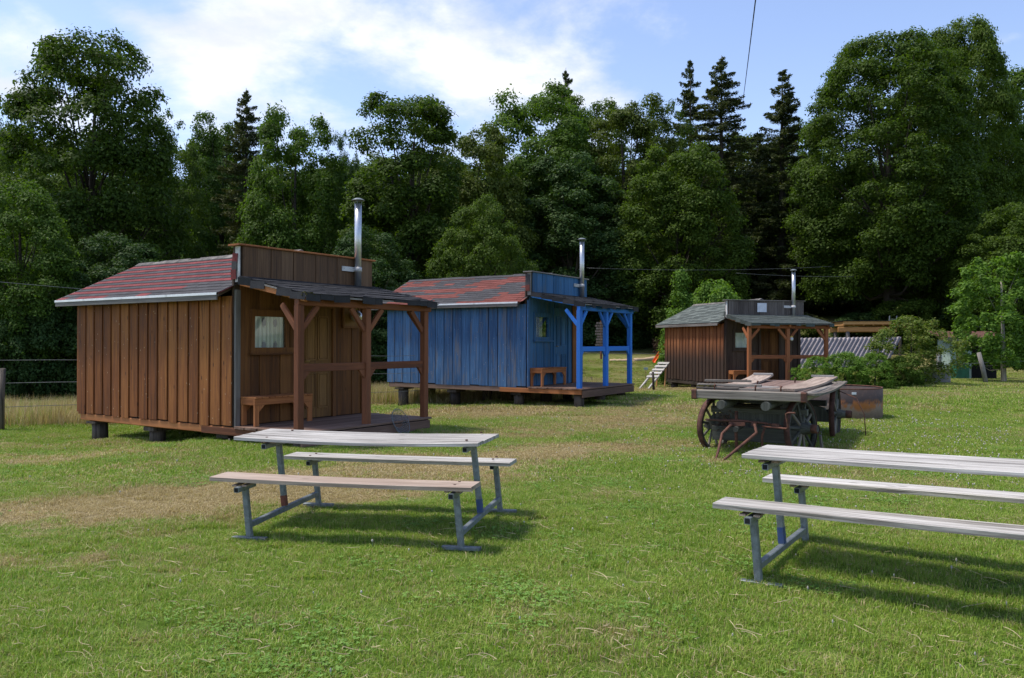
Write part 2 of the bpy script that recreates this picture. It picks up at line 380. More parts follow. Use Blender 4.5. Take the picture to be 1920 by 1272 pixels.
M['straw'] = mat_plain('dry_straw', (.52, .42, .25), .8, var=.3)
M['corr'] = mat_plain('corrugated_roof_sheet', (.33, .29, .295), .55, .1, var=.18, scale=2)
M['lumber'] = mat_wood('fresh_lumber', (.32, .15, .055), (.48, .24, .09), (.58, .33, .14), knots=.3)
M['concrete'] = mat_plain('concrete_block', (.24, .235, .235), .9, var=.25)
M['mint'] = mat_plain('mint_wall', (.36, .47, .42), .8, var=.2)
M['green'] = mat_plain('dark_green_box', (.02, .13, .08), .6, var=.2)
M['orangeplastic'] = mat_plain('orange_slide_plastic', (.75, .13, .03), .4, var=.1)
M['wire'] = mat_plain('fence_wire', (.20, .21, .22), .5, .5)
M['cable'] = mat_plain('dark_cable', (.03, .03, .035), .6)
M['twig'] = mat_plain('brush_twigs', (.17, .10, .07), .9, var=.5, scale=10)
M['black'] = mat_plain('dark_interior', (.012, .012, .012), .9)

# ------------------------------------------------------------------ object helpers
MR = {}
I4 = Matrix.Identity(4)
def tag(o, label=None, cat=None, group=None, kind=None):
    if label: o['label'] = label
    if cat: o['category'] = cat
    if group: o['group'] = group
    if kind: o['kind'] = kind
    return o
def empty(name, loc, rz=0.0):
    o = bpy.data.objects.new(name, None); COL.objects.link(o)
    o.location = loc; o.rotation_euler = (0, 0, rz); o.empty_display_size = .1
    MR[o.name] = I4
    return o
def put(mesh, name, parent=None, mtx=I4):
    o = bpy.data.objects.new(name, mesh); COL.objects.link(o)
    if parent is not None:
        o.parent = parent
        o.matrix_basis = MR.get(parent.name, I4).inverted() @ mtx
    else: o.matrix_basis = mtx
    MR[o.name] = mtx.copy() if parent is not None else I4
    return o
def mesh_np(name, V, F, mat, smooth=False, mats=None, mi=None):
    """V (n,3), F (m,k) uniform polygons"""
    V = np.asarray(V, np.float32); F = np.asarray(F, np.int32)
    me = bpy.data.meshes.new(name)
    me.vertices.add(len(V)); me.vertices.foreach_set('co', V.ravel())
    k = F.shape[1]
    me.loops.add(F.size); me.loops.foreach_set('vertex_index', F.ravel())
    me.polygons.add(len(F)); me.polygons.foreach_set('loop_start', np.arange(0, F.size, k, dtype=np.int32))
    me.polygons.foreach_set('loop_total', np.full(len(F), k, np.int32))
    if smooth: me.polygons.foreach_set('use_smooth', np.ones(len(F), bool))
    if mats:
        for x in mats: me.materials.append(x)
        me.polygons.foreach_set('material_index', np.asarray(mi, np.int32))
    else: me.materials.append(mat)
    me.update(calc_edges=True)
    return me
class MB:
    def __init__(s): s.v = []; s.f = []; s.sm = []
    def add(s, vs, fs, smooth=False):
        o = len(s.v); s.v += [tuple(v) for v in vs]; s.f += [tuple(i + o for i in f) for f in fs]; s.sm += [smooth] * len(fs); return s
    def box(s, c, sz, mtx=None, ch=0.0):
        x, y, z = [v / 2 for v in sz]
        if ch:
            sec = [(-x + ch, -y), (x - ch, -y), (x, -y + ch), (x, y - ch), (x - ch, y), (-x + ch, y), (-x, y - ch), (-x, -y + ch)]
        else: sec = [(-x, -y), (x, -y), (x, y), (-x, y)]
        n = len(sec)
        vs = [Vector((a, b, -z)) for a, b in sec] + [Vector((a, b, z)) for a, b in sec]
        fs = [(i, (i + 1) % n, n + (i + 1) % n, n + i) for i in range(n)] + [tuple(range(n - 1, -1, -1)), tuple(range(n, 2 * n))]
        if mtx is not None: vs = [mtx @ v for v in vs]
        return s.add([v + Vector(c) for v in vs], fs)
    def prism(s, poly, axis, a, b):
        """poly: list of 2D points, extruded along axis from a to b"""
        def P(u, v, t): return {0: (t, u, v), 1: (u, t, v), 2: (u, v, t)}[axis]
        n = len(poly)
        vs = [P(u, v, a) for u, v in poly] + [P(u, v, b) for u, v in poly]
        fs = [(i, (i + 1) % n, n + (i + 1) % n, n + i) for i in range(n)] + [tuple(range(n - 1, -1, -1)), tuple(range(n, 2 * n))]
        return s.add(vs, fs)
    def tube(s, pts, r, n=8, smooth=True, cap=True):
        pts = [Vector(p) for p in pts]; rs = r if isinstance(r, (list, tuple)) else [r] * len(pts)
        ref = None; vs = []
        for i, p in enumerate(pts):
            t = (pts[min(i + 1, len(pts) - 1)] - pts[max(i - 1, 0)]).normalized()
            if ref is None: ref = t.orthogonal().normalized()
            ref = (ref - t * ref.dot(t)).normalized(); b = t.cross(ref)
            for k in range(n):
                a = 2 * math.pi * k / n
                vs.append(p + (ref * math.cos(a) + b * math.sin(a)) * rs[i])
        fs = []
        for i in range(len(pts) - 1):
            for k in range(n):
                fs.append((i * n + k, i * n + (k + 1) % n, (i + 1) * n + (k + 1) % n, (i + 1) * n + k))
        s.add(vs, fs, smooth)
        if cap:
            o = len(s.v) - len(vs)
            s.f.append(tuple(o + k for k in range(n - 1, -1, -1))); s.sm.append(False)
            s.f.append(tuple(o + (len(pts) - 1) * n + k for k in range(n))); s.sm.append(False)
        return s
    def lathe(s, prof, n=24, c=(0, 0, 0), mtx=None, closed=False):
        vs = []
        for r, z in prof:
            for k in range(n):
                a = 2 * math.pi * k / n; vs.append(Vector((r * math.cos(a), r * math.sin(a), z)))
        if mtx is not None: vs = [mtx @ v for v in vs]
        vs = [v + Vector(c) for v in vs]
        m = len(prof); fs = []
        for i in range(m if closed else m - 1):
            j = (i + 1) % m
            for k in range(n): fs.append((i * n + k, i * n + (k + 1) % n, j * n + (k + 1) % n, j * n + k))
        return s.add(vs, fs, True)
    def mesh(s, name, mat):
        me = bpy.data.meshes.new(name); me.from_pydata([tuple(v) for v in s.v], [], s.f); me.materials.append(mat)
        me.polygons.foreach_set('use_smooth', s.sm); me.update(); return me
    def put(s, name, mat, parent=None, mtx=I4): return put(s.mesh(name, mat), name, parent, mtx)

_bc = {}
def beam(name, p0, p1, wd, th, mat, parent, ref=(0, 0, 1), ch=None, var=0, twist=0.0):
    """timber / bar from p0 to p1; width wd lies across `ref`-less side, thickness th along ref. Local Z = length."""
    p0 = Vector(p0); p1 = Vector(p1); d = p1 - p0; L = d.length; z = d.normalized()
    r = Vector(ref); r = (r - z * r.dot(z))
    if r.length < 1e-4: r = z.orthogonal()
    y = r.normalized(); x = y.cross(z)
    if ch is None: ch = min(wd, th) * .12
    key = (round(L, 3), round(wd, 3), round(th, 3), mat.name, round(ch, 4), var)
    if key not in _bc:
        mb = MB(); mb.box((0, 0, 0), (wd, th, L), ch=ch)
        _bc[key] = mb.mesh(name, mat)
    mt = Matrix((x, y, z)).transposed().to_4x4()
    if twist: mt = mt @ Matrix.Rotation(twist, 4, 'Z')
    mt.translation = (p0 + p1) / 2
    return put(_bc[key], name, parent, mt)

def copy_thing(o, **kw):
    c = o.copy(); COL.objects.link(c)
    for ch in o.children:
        k = ch.copy(); COL.objects.link(k); k.parent = c
        for g in ch.children:
            q = g.copy(); COL.objects.link(q); q.parent = k
    return c

# ------------------------------------------------------------------ ground sheet
def build_ground():
    def axis(n, near, far, c):
        t = np.linspace(-1, 1, n); return c + near * t + (far - near) * np.sign(t) * np.abs(t) ** 4
    xs = axis(260, 16, 600, 0); ys = axis(300, 24, 600, 18)
    X, Y = np.meshgrid(xs, ys); Z = G(X.ravel(), Y.ravel())
    V = np.stack([X.ravel(), Y.ravel(), Z], 1)
    nx, ny = len(xs), len(ys)
    i, j = np.meshgrid(np.arange(nx - 1), np.arange(ny - 1)); a = (j * nx + i).ravel()
    F = np.stack([a, a + 1, a + nx + 1, a + nx], 1)
    o = put(mesh_np('ground', V, F, M['ground'], True), 'ground'); tag(o, kind='structure')
build_ground()

#@@PART2
# ------------------------------------------------------------------ cabins
W_, L_, H_ = 2.933, 4.559, 2.05
PITCH_TOP, EAVE, OV = 2.942, 2.125, .214
def nm(me): return me
_sh = {}
def shingle(parent, wdt, dep, mat, mtx, name='shingle'):
    key = (round(wdt, 2), round(dep, 3), mat.name)
    if key not in _sh: _sh[key] = MB().box((0, 0, 0), (wdt - .006, dep, .009)).mesh(name, mat)
    return put(_sh[key], name, parent, mtx)

def build_cabin(S, pos, th, label):
    rnd = random.Random(S['seed'])
    root = empty(S['name'], (pos[0], pos[1], pos[3]), -th); tag(root, label, 'cabin', 'false-front cabins on the meadow')
    Wm = Matrix.Translation((pos[0], pos[1], pos[3])) @ Matrix.Rotation(-th, 4, 'Z')
    def ground_at(x, y): p = Wm @ Vector((x, y, 0)); return gz(p.x, p.y) - pos[3]
    # floor frame and walls (solid cores behind the boards)
    MB().box((W_ / 2, L_ / 2, -.065), (W_ - .06, L_ - .06, .13)).put('floor', M['black'], root)
    side = MB().box((.035, L_ / 2, H_ / 2 + .002), (.05, L_ - .02, H_)).put('side_wall', S['core'], root)
    MB().box((W_ - .035, L_ / 2, H_ / 2 + .002), (.05, L_ - .02, H_)).put('side_wall', S['wall'], root)
    gp = [(0.0, 0.0), (W_, 0), (W_, H_), (W_ / 2, PITCH_TOP - .1), (0.0, H_)]
    MB().prism(gp, 1, L_ - .04, L_).put('back_wall', S['wall'], root)
    wx0, wx1, wz0, wz1 = .36, 1.0, 1.24, 1.75
    fw = MB()
    fw.box((wx0 / 2, .03, 1.2), (wx0, .04, 2.4)).box(((wx0 + wx1) / 2, .03, wz0 / 2), (wx1 - wx0, .04, wz0))
    fw.box(((wx0 + wx1) / 2, .03, (wz1 + 2.4) / 2), (wx1 - wx0, .04, 2.4 - wz1)).box(((wx1 + W_) / 2, .03, 1.2), (W_ - wx1, .04, 2.4))
    front = fw.put('front_wall', S['core'], root)
    # side wall boards: wide boards standing proud over recessed ones
    nb = S['nb']; pw = L_ / nb
    for k in range(nb):
        y = (k + .5) * pw; j = rnd.uniform(-.006, .006); wdt = pw * S['fill']
        zb = -.0 + rnd.uniform(-.035, .008) - (.0 if S['seed'] != 1 else 0)
        beam('wall_board', (-.012 + j * .4 - S['proud'] / 2, y + j, zb), (-.012 + j * .4 - S['proud'] / 2, y + j + rnd.uniform(-.003, .003), H_ + .01), round(wdt - rnd.choice((0, .008, .016)), 3), .024, S['wall'], side, ref=(-1, 0, 0), ch=.004)
        if S['fill'] < .97:
            beam('recessed_board', (.0, y + pw / 2, 0.002), (.0, y + pw / 2, H_), pw * .5, .014, S['wall_rec'], side, ref=(-1, 0, 0), ch=.001)
    # sill beam under the side wall
    beam('sill_beam', (.03, .0, -.085), (.03, L_ - .08, -.085), .09, .12, S['sill'], root, ref=(0, 0, 1))
    # front wall boards
    fb = S['fb']; x = .10; k = 0
    dx0, dx1, dz = 1.36, 2.07, 1.93
    while x < W_ - .06:
        w1 = min(fb * rnd.uniform(.85, 1.12), W_ - .02 - x)
        a, b = x, x + w1; off = .006 if k % 2 else -.006
        segs = [(0.004, 2.38)]
        if b > wx0 - .03 and a < wx1 + .03: segs = [(0.004, wz0 - .09), (wz1 + .09, 2.38)]
        if a < dx0 and b > dx0: b = dx0 - .003
        if b > dx0 + .01 and a < dx1 - .01: segs = [(dz + .08, 2.38)]
        if b - a > .03:
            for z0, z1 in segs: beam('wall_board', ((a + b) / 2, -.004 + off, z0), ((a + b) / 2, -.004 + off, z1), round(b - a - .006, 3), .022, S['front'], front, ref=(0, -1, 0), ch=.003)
        x = x + w1; k += 1
    beam('corner_trim', (.045, -.03, -.01), (.045, -.03, 2.16), .095, .045, S['trim'], root, ref=(0, -1, 0))
    beam('corner_trim', (W_ - .05, -.028, -.01), (W_ - .05, -.028, 2.3), .11, .045, S['front'], root, ref=(0, -1, 0))
    # window
    win = MB()
    for (a, b, c, d) in ((wx0 - .075, wx1 + .18, wz1, wz1 + .11), (wx0 - .075, wx1 + .18, wz0 - .09, wz0)):
        win.box(((a + b) / 2, -.045, (c + d) / 2), (b - a, .05, d - c))
    win.box((wx0 - .035, -.042, (wz0 + wz1) / 2), (.07, .045, wz1 - wz0)).box((wx1 + .035, -.042, (wz0 + wz1) / 2), (.07, .045, wz1 - wz0))
    wf = win.put('window', S['winframe'], root)
    beam('window_sill', (wx0 - .10, -.085, wz0 - .105), (wx1 + .2, -.085, wz0 - .105), .06, .03, S['winframe'], wf)
    MB().box(((wx0 + wx1) / 2, -.022, (wz0 + wz1) / 2), (wx1 - wx0, .004, wz1 - wz0)).put('pane', M['glass'], wf)
    cv = []; cf = []; ncol = 60; cxr = wx1 if S['seed'] != 2 else wx0 + .44
    for i in range(ncol + 1):
        t = i / ncol; xx = wx0 + (cxr - wx0) * t
        yy = .012 + .010 * math.sin(t * 55 + S['seed']) + .006 * math.sin(t * 23)
        cv += [(xx, yy, wz0), (xx, yy, wz1)]
    for i in range(ncol): cf.append((2 * i, 2 * i + 2, 2 * i + 3, 2 * i + 1))
    mb = MB(); mb.add(cv, cf, True); mb.put('curtain', S['curtain'], wf)
    # door
    d = MB().box(((dx0 + dx1) / 2, -.012, dz / 2 + .01), (dx1 - dx0 - .01, .03, dz)).put('door', S['door'], root)
    for (z0, z1) in ((.18, .78), (1.02, 1.78)):
        for (x0, x1) in ((dx0 + .10, (dx0 + dx1) / 2 - .03), ((dx0 + dx1) / 2 + .03, dx1 - .10)):
            mb = MB(); cx, cz = (x0 + x1) / 2, (z0 + z1) / 2
            mb.box((cx, -.032, cz), (x1 - x0 - .06, .014, z1 - z0 - .06))
            for (bx, bz, sx, sz) in ((cx, z0, x1 - x0, .022), (cx, z1, x1 - x0, .022), (x0, cz, .022, z1 - z0 - .024), (x1, cz, .022, z1 - z0 - .024)): mb.box((bx, -.034, bz), (sx, .02, sz))
            mb.put('door_panel', S['door'], d)
    MB().tube([(dx0 + .07, -.03, 1.0), (dx0 + .07, -.075, 1.0), (dx0 + .15, -.08, 1.0)], .009, 6).put('door_handle', M['brass'], d)
    mb = MB(); mb.box((dx0 - .04, -.04, dz / 2), (.07, .05, dz)).box((dx1 + .04, -.04, dz / 2), (.07, .05, dz)).box(((dx0 + dx1) / 2, -.04, dz + .04), (dx1 - dx0 + .15, .05, .08))
    mb.put('door_frame', S['doorframe'], root)
    # roof: two slopes
    y0, y1 = .09, L_ + .43; xm = W_ / 2
    sl = Vector((xm + OV, 0, PITCH_TOP - EAVE)); sln = sl.length; sd = sl.normalized(); nrm = Vector((-sd.z, 0, sd.x))
    def slab(mir):
        pr = [(-OV, EAVE - .035), (xm, PITCH_TOP - .035), (xm, PITCH_TOP - .075), (-OV, EAVE - .075)]
        if mir: pr = [(2 * xm - a + .002, b) for a, b in pr]
        return pr
    roof = MB().prism(slab(False), 1, y0, y1).put('roof', S['roofwood'], root)
    roof2 = MB().prism(slab(True), 1, y0, y1).put('roof', S['sh'][1], root)
    ncr = S['courses']; ch = (sln + .01) / ncr; tw = S['tab']
    for r in range(ncr):
        yy = y0 + (-tw * ((r % 2) * .5 + rnd.uniform(0, .1))) ; c = 0
        while yy < y1 - .01:
            a, b = max(yy, y0), min(yy + tw, y1)
            if b - a > .03:
                mat = S['pattern'](r, (a + b) / 2, c, rnd)
                s = (r + .5) * ch + .012
                p = Vector((-OV, (a + b) / 2, EAVE - .022)) + sd * s + nrm * (.006 + rnd.uniform(0, .002))
                ax = sd.copy(); tilt = .055
                yax = (ax - nrm * tilt).normalized(); xax = Vector((0, -1, 0)); zax = xax.cross(yax)
                if zax.z < 0: zax = -zax; xax = -xax
                mt = Matrix((xax, yax, zax)).transposed().to_4x4(); mt.translation = p
                shingle(roof, round(b - a, 2), ch + .035, mat, mt)
            yy += tw; c += 1
    # ridge cap pieces
    yy = y0
    while yy < y1:
        Lr = rnd.uniform(.28, .42); b = min(yy + Lr, y1)
        mb = MB(); t = .012
        hw = .11
        pr = [(xm - hw * sd.x, PITCH_TOP + .004 - hw * sd.z), (xm, PITCH_TOP + .006 + rnd.uniform(0, .018)), (xm + hw * sd.x, PITCH_TOP + .004 - hw * sd.z), (xm + hw * sd.x, PITCH_TOP - .012 - hw * sd.z), (xm, PITCH_TOP - .02), (xm - hw * sd.x, PITCH_TOP - .012 - hw * sd.z)]
        mb.prism(pr, 1, yy, b + .02 if b < y1 - .02 else b).put('ridge_cap', S['ridge'], roof); yy = b
    # eave: fascia board, bright drip edge in lengths
    beam('fascia', (-OV - .006, .13, EAVE - .085), (-OV - .006, y1, EAVE - .085), .09, .022, S['fascia'], root, ref=(-1, 0, 0))
    if S['drip']:
        for a, b in ((.12, 1.45), (1.42, 2.75), (2.72, 4.0), (3.97, y1 + .01)):
            mb = MB(); mb.box((-OV - .024, (a + b) / 2, EAVE - .035), (.008, b - a, .035)); mb.box((-OV + .02, (a + b) / 2, EAVE - .016), (.09, b - a, .004), mtx=None)
            mb.put('drip_edge', M['flash'], root)
    beam('verge_board', (-OV - .01, y1 + .012, EAVE - .07), (xm, y1 + .012, PITCH_TOP - .07), .022, .10, S['fascia'], root, ref=(0, 0, 1))
    # wrapped shingles where the roof meets the false front
    for q in range(3):
        p = Vector((-OV - .01, .045, EAVE - .03)) + sd * (.11 + q * .2) + nrm * .012
        mt = Matrix((Vector((0, -1, 0)), sd, nrm)).transposed().to_4x4() @ Matrix.Rotation(R_(-14), 4, 'Y'); mt.translation = p
        shingle(roof, .17, .2, S['sh'][q % 2 if S['seed'] < 3 else 1], mt, 'verge_shingle')
    # false front
    py0, py1, pz0, pz1 = -.14, .06, 2.30, 2.85
    ff = MB().box((W_ / 2 + .03, (py0 + py1) / 2 + .01, (pz0 + pz1) / 2), (W_ + .0, py1 - py0 - .03, pz1 - pz0)).put('false_front', S['core'], root)
    x = .045; k = 0
    while x < W_ + .02:
        w1 = S['pb'] * rnd.uniform(.75, 1.15); b = min(x + w1, W_ + .05)
        off = .008 if k % 2 else 0
        if b - x > .03: beam('false_front_board', ((x + b) / 2, py0 - .008 + off, pz0 - .02), ((x + b) / 2, py0 - .008 + off, pz1 - .002), round(b - x - .007, 3), .02, S['para'], ff, ref=(0, -1, 0), ch=.003)
        x += w1; k += 1
    beam('cap_board', (-.06, (py0 + py1) / 2 - .02, pz1 + .016), (W_ + .10, (py0 + py1) / 2 - .02, pz1 + .016), .26, .028, S['cap'], ff, ref=(0, 0, 1), ch=.004)
    beam('end_board', (.012, (py0 + py1) / 2 - .035, pz0 - .02), (.012, (py0 + py1) / 2 - .035, pz1 - .002), .105, .02, S['endb'], ff, ref=(-1, 0, 0))
    for q, (mi, zz, yo) in enumerate(S['endsh']):
        mt = Matrix(((0, 0, -1), (1, 0, 0), (0, 1, 0))).to_4x4() @ Matrix.Rotation(R_(6 - 4 * q), 4, 'Z'); mt.translation = Vector((-.006 - .006 * q, yo, zz))
        shingle(ff, .13, .155, S['sh'][mi], mt, 'end_shingle')
    # porch roof
    ry0, rz0, ry1, rz1 = -.155, 2.365, -1.66, 2.045
    rx0, rx1 = -.02, W_ + .16
    yd = Vector((0, ry1 - ry0, rz1 - rz0)); yl = yd.length; yd.normalize(); pn = Vector((0, -yd.z, yd.y)); pn = pn if pn.z > 0 else -pn
    pr = [(ry0, rz0 - .02), (ry1, rz1 - .02), (ry1, rz1 - .045), (ry0, rz0 - .045)]
    prf = MB().prism(pr, 0, rx0, rx1).put('porch_roof', S['roofwood2'], root)
    nrow = 11
    for r in range(nrow):
        s = yl - (r + .5) * yl / nrow; xx = rx0 - (r % 2) * .24
        while xx < rx1 - .02:
            a, b = max(xx, rx0), min(xx + .5, rx1)
            if b - a > .03:
                up = (-yd + pn * -.06).normalized(); xa = Vector((1, 0, 0)); za = xa.cross(up)
                mt = Matrix((xa, up, za)).transposed().to_4x4() @ Matrix.Rotation(rnd.uniform(-.02, .02), 4, 'Z')
                mt.translation = Vector(((a + b) / 2, ry0, rz0)) + yd * s + pn * rnd.uniform(-.002, .008)
                shingle(prf, round(b - a, 2), yl / nrow + .04, S['psh'], mt, 'shingle')
            xx += .5
    # bent-down tabs along the near gable edge and along the front edge
    nside = 5
    for q in range(nside):
        if q == 2 and S['seed'] == 1: continue
        c = Vector((rx0 - .014, ry0, rz0 - .055)) + yd * ((q + .5) * yl / nside)
        mt = Matrix((yd, Vector((0, 0, 1)), Vector((-1, 0, 0)))).transposed().to_4x4() @ Matrix.Rotation(rnd.uniform(-.03, .03), 4, 'Z'); mt.translation = c
        shingle(prf, round(yl / nside - .012, 2), .105 + rnd.choice((0, .015)), S['psh'], mt, 'edge_shingle')
    xx = rx0
    while xx < rx1 - .1:
        wd_ = rnd.choice((.18, .28, .34)); b = min(xx + wd_, rx1); hgt = rnd.choice((.05, .09, .115))
        mt = Matrix((Vector((1, 0, 0)), Vector((0, 0, 1)), Vector((0, -1, 0)))).transposed().to_4x4() @ Matrix.Rotation(rnd.uniform(-.04, .04), 4, 'Z')
        mt.translation = Vector(((xx + b) / 2, ry1 - .012, rz1 - hgt / 2 + .012))
        if rnd.random() < .8: shingle(prf, round(b - xx, 2), hgt, S['psh'], mt, 'edge_shingle')
        xx = b
    # porch frame
    pY = -1.48; pX = (.02, W_ / 2 - .02, W_ - .02); pm = S['post']
    zt = 1.985
    beam('roof_beam', (-.03, pY, zt - .055), (W_ + .12, pY, zt - .055), .09, .105, pm, root, ref=(0, 0, 1))
    for xx in (.02, W_ / 2 - .02, W_ - .02):
        beam('rafter', (xx + .002, -.16, 2.265), (xx + .002, -1.63, 1.975), .06, .09, pm if xx > .1 else S['barge'], root, ref=(0, 0, 1))
    for i, xx in enumerate(pX):
        beam('porch_post', (xx, pY, -.01), (xx, pY, zt - .108), .115, .115, pm, root, ref=(0, -1, 0), ch=.012)
        for sgn in (-1, 1):
            if (i == 0 and sgn < 0) or (i == 2 and sgn > 0): continue
            beam('brace', (xx + sgn * .05, pY, zt - .46), (xx + sgn * .36, pY, zt - .11), .05, .085, pm, root, ref=(0, -1, 0) if False else (sgn, 0, -.9))
        if i in (0, 2):
            beam('brace', (xx, pY + .05, zt - .46), (xx, pY + .37, zt - .085), .05, .085, pm, root, ref=(0, 1, -.9))
    for i in (0, 1):
        a, b = pX[i] + .058, pX[i + 1] - .058; yo = -.0
        beam('railing', (a, pY + yo, .945), (b, pY + yo, .945), .05, .12, pm, root, ref=(0, 0, 1))
        for xq, sg in ((a, 1), (b, -1)):
            mb = MB(); mb.prism([(xq, .76), (xq + sg * .035, .77), (xq + sg * .13, .884), (xq, .884)], 1, pY - .022, pY + .022); mb.put('rail_bracket', pm, root)
    # deck
    dk = MB()
    for yy in (-.2, -.8, -1.45): dk.box((W_ / 2, yy, -.10), (W_ - .1, .06, .10))
    deck = dk.put('deck', S['pierm'], root)
    nd = 11; dw = (1.60 - .055) / nd
    for k in range(nd):
        yy = -.06 - (k + .5) * dw; j = rnd.uniform(-.03, .01)
        beam('deck_board', (-.045 + j, yy, -.018 + rnd.uniform(-.003, .003)), (W_ + .03 + rnd.uniform(-.02, .03), yy, -.018 + rnd.uniform(-.003, .003)), round(dw - .010, 3), .034, S['deck'], deck, ref=(0, 0, 1), ch=.004)
    beam('deck_fascia', (-.02, -1.585, -.135), (W_, -1.585, -.135), .17, .035, S['deckf'], deck, ref=(0, -1, 0))
    beam('deck_joist', (-.012, -1.56, -.095), (-.012, .78, -.095), .11, .035, S['joist'], deck, ref=(-1, 0, 0))
    beam('deck_joist', (W_ - .01, -1.56, -.105), (W_ - .01, -.05, -.105), .13, .035, S['joist'], deck, ref=(1, 0, 0))
    # log piers
    for (x, y, r, cut) in S['piers']:
        gb = ground_at(x, y) - .06
        mb = MB(); mb.tube([(x, y, gb), (x + .005, y, (gb - .16) / 2), (x, y, -.16 + cut)], [r, r * .98, r * .96], 12); mb.put('log_pier', S['pierm'], root)
        if cut: MB().box((x + .05, y, -.16 + cut / 2), (r * 3.2, r * 2.1, -cut if cut < 0 else cut)).put('packing_block', S['pierm'], root)
    # chimney
    cx, cy = 2.52, -.235
    c = MB().tube([(cx, cy, 2.30), (cx, cy, 2.98), (cx, cy, 2.985), (cx, cy, 3.86)], [.061, .061, .064, .064], 20).put('chimney', M['steel'], root)
    MB().lathe([(.002, 3.97), (.055, 3.965), (.118, 3.932), (.125, 3.926), (.116, 3.925), (.05, 3.92), (.002, 3.92)], 24, (cx, cy, 0)).put('chimney_cap', M['galv'], c)
    mb = MB()
    for q in range(4):
        a = q * math.pi / 2 + .5; mb.tube([(cx + .064 * math.cos(a), cy + .064 * math.sin(a), 3.84), (cx + .064 * math.cos(a), cy + .064 * math.sin(a), 3.935)], .006, 5)
    mb.put('cap_stay', M['galv'], c)
    mb = MB(); mb.lathe([(.0655, 2.62), (.073, 2.62), (.073, 2.70), (.0655, 2.70)], 20, (cx, cy, 0), closed=True); mb.box((cx - .19, -.175, 2.66), (.30, .02, .085)).box((cx - .04, -.19, 2.66), (.02, .05, .05)); mb.put('flue_bracket', M['white'], c)
    return root, Wm

def porch_bench(Wm, mat, label, x1=1.28):
    loc = Wm @ Vector((.09, -.40, 0)); rz = Wm.to_euler().z
    t = empty('porch_bench', loc, rz); tag(t, label, 'bench', 'small benches on the cabin porches')
    L, D, Hh = x1 - .09, .34, .46
    for yy, nme in ((.02, 'front_apron'), (D - .02, 'back_apron')):
        beam('apron', (0, yy, Hh - .075), (L, yy, Hh - .075), .04, .10, mat, t, ref=(0, 0, 1))
    for xx in (.02, L - .02): beam('end_apron', (xx, .042, Hh - .075), (xx, D - .042, Hh - .075), .035, .10, mat, t, ref=(0, 0, 1))
    n = 9
    for k in range(n):
        xx = (k + .5) * L / n; beam('seat_slat', (xx, -.02, Hh - .010), (xx, D + .02, Hh - .010), round(L / n - .012, 3), .024, mat, t, ref=(0, 0, 1))
    for xx, sg in ((.045, 1), (L - .045, -1)):
        for yy in (.02, D - .02):
            beam('leg', (xx, yy, .004), (xx, yy, Hh - .127), .085, .045, mat, t, ref=(0, -1, 0))
            MB().prism([(xx + sg * .044, Hh - .23), (xx + sg * .044, Hh - .127), (xx + sg * .15, Hh - .127)], 1, yy - .018, yy + .018).put('corbel', mat, t)
    return t

def pat1(r, y, c, rnd):
    if r == 0: return M['sh_red'] if (y > 3.2 or 1.7 < y < 2.4) and rnd.random() < .8 else M['sh_blk']
    if r < 4 and y < 1.1 + r * .1 and rnd.random() < .85: return M['sh_blk']
    return M['sh_red'] if r % 2 == 0 else M['sh_blk']
def pat2(r, y, c, rnd):
    v = math.sin((y * 1.9 + r * .52)) + .7 * math.sin(r * 1.9 + 1.0) + rnd.uniform(-.7, .7)
    return M['sh_org'] if v > .05 else M['sh_blk']
def pat3(r, y, c, rnd): return M['sh_grn'] if (math.sin(y * 4 + r * 2.2) + rnd.uniform(-.8, .8)) > -.1 else M['sh_grn2']

PIERS = [(.16, 4.12, .145, -.04), (1.45, 4.15, .13, 0), (2.7, 4.1, .13, 0), (.2, 2.35, .14, -.07), (1.5, 2.2, .15, 0), (2.7, 2.2, .14, 0), (.22, .35, .14, -.06),
         (1.5, .3, .16, 0), (2.7, .3, .14, 0), (.15, -1.40, .13, 0), (1.5, -1.3, .14, 0), (2.75, -1.3, .12, 0)]
base = dict(piers=PIERS, pierm=M['pier'], core=M['dark_in'], courses=14, tab=.33, drip=True)
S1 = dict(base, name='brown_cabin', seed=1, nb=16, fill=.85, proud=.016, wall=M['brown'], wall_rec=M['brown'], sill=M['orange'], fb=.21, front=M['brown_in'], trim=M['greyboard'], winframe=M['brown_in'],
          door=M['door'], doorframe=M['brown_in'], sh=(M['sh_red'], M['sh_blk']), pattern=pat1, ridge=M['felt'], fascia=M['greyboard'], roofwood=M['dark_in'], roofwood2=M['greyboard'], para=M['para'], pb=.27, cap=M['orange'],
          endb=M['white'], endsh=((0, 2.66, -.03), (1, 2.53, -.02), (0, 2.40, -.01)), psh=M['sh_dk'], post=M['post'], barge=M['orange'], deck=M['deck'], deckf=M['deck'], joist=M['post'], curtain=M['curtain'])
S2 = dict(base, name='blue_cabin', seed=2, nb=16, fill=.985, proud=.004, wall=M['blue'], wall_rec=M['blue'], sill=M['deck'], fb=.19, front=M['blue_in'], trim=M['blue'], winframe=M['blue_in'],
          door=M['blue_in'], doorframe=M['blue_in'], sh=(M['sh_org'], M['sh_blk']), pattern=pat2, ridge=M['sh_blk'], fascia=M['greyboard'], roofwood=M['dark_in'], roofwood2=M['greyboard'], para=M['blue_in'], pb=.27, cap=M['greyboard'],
          endb=M['greyboard'], endsh=((1, 2.72, -.04), (1, 2.59, -.04), (0, 2.46, -.04)), psh=M['sh_dk'], post=M['blue_post'], barge=M['blue_post'], deck=M['deck'], deckf=M['deck'], joist=M['orange'], curtain=M['curtain2'])
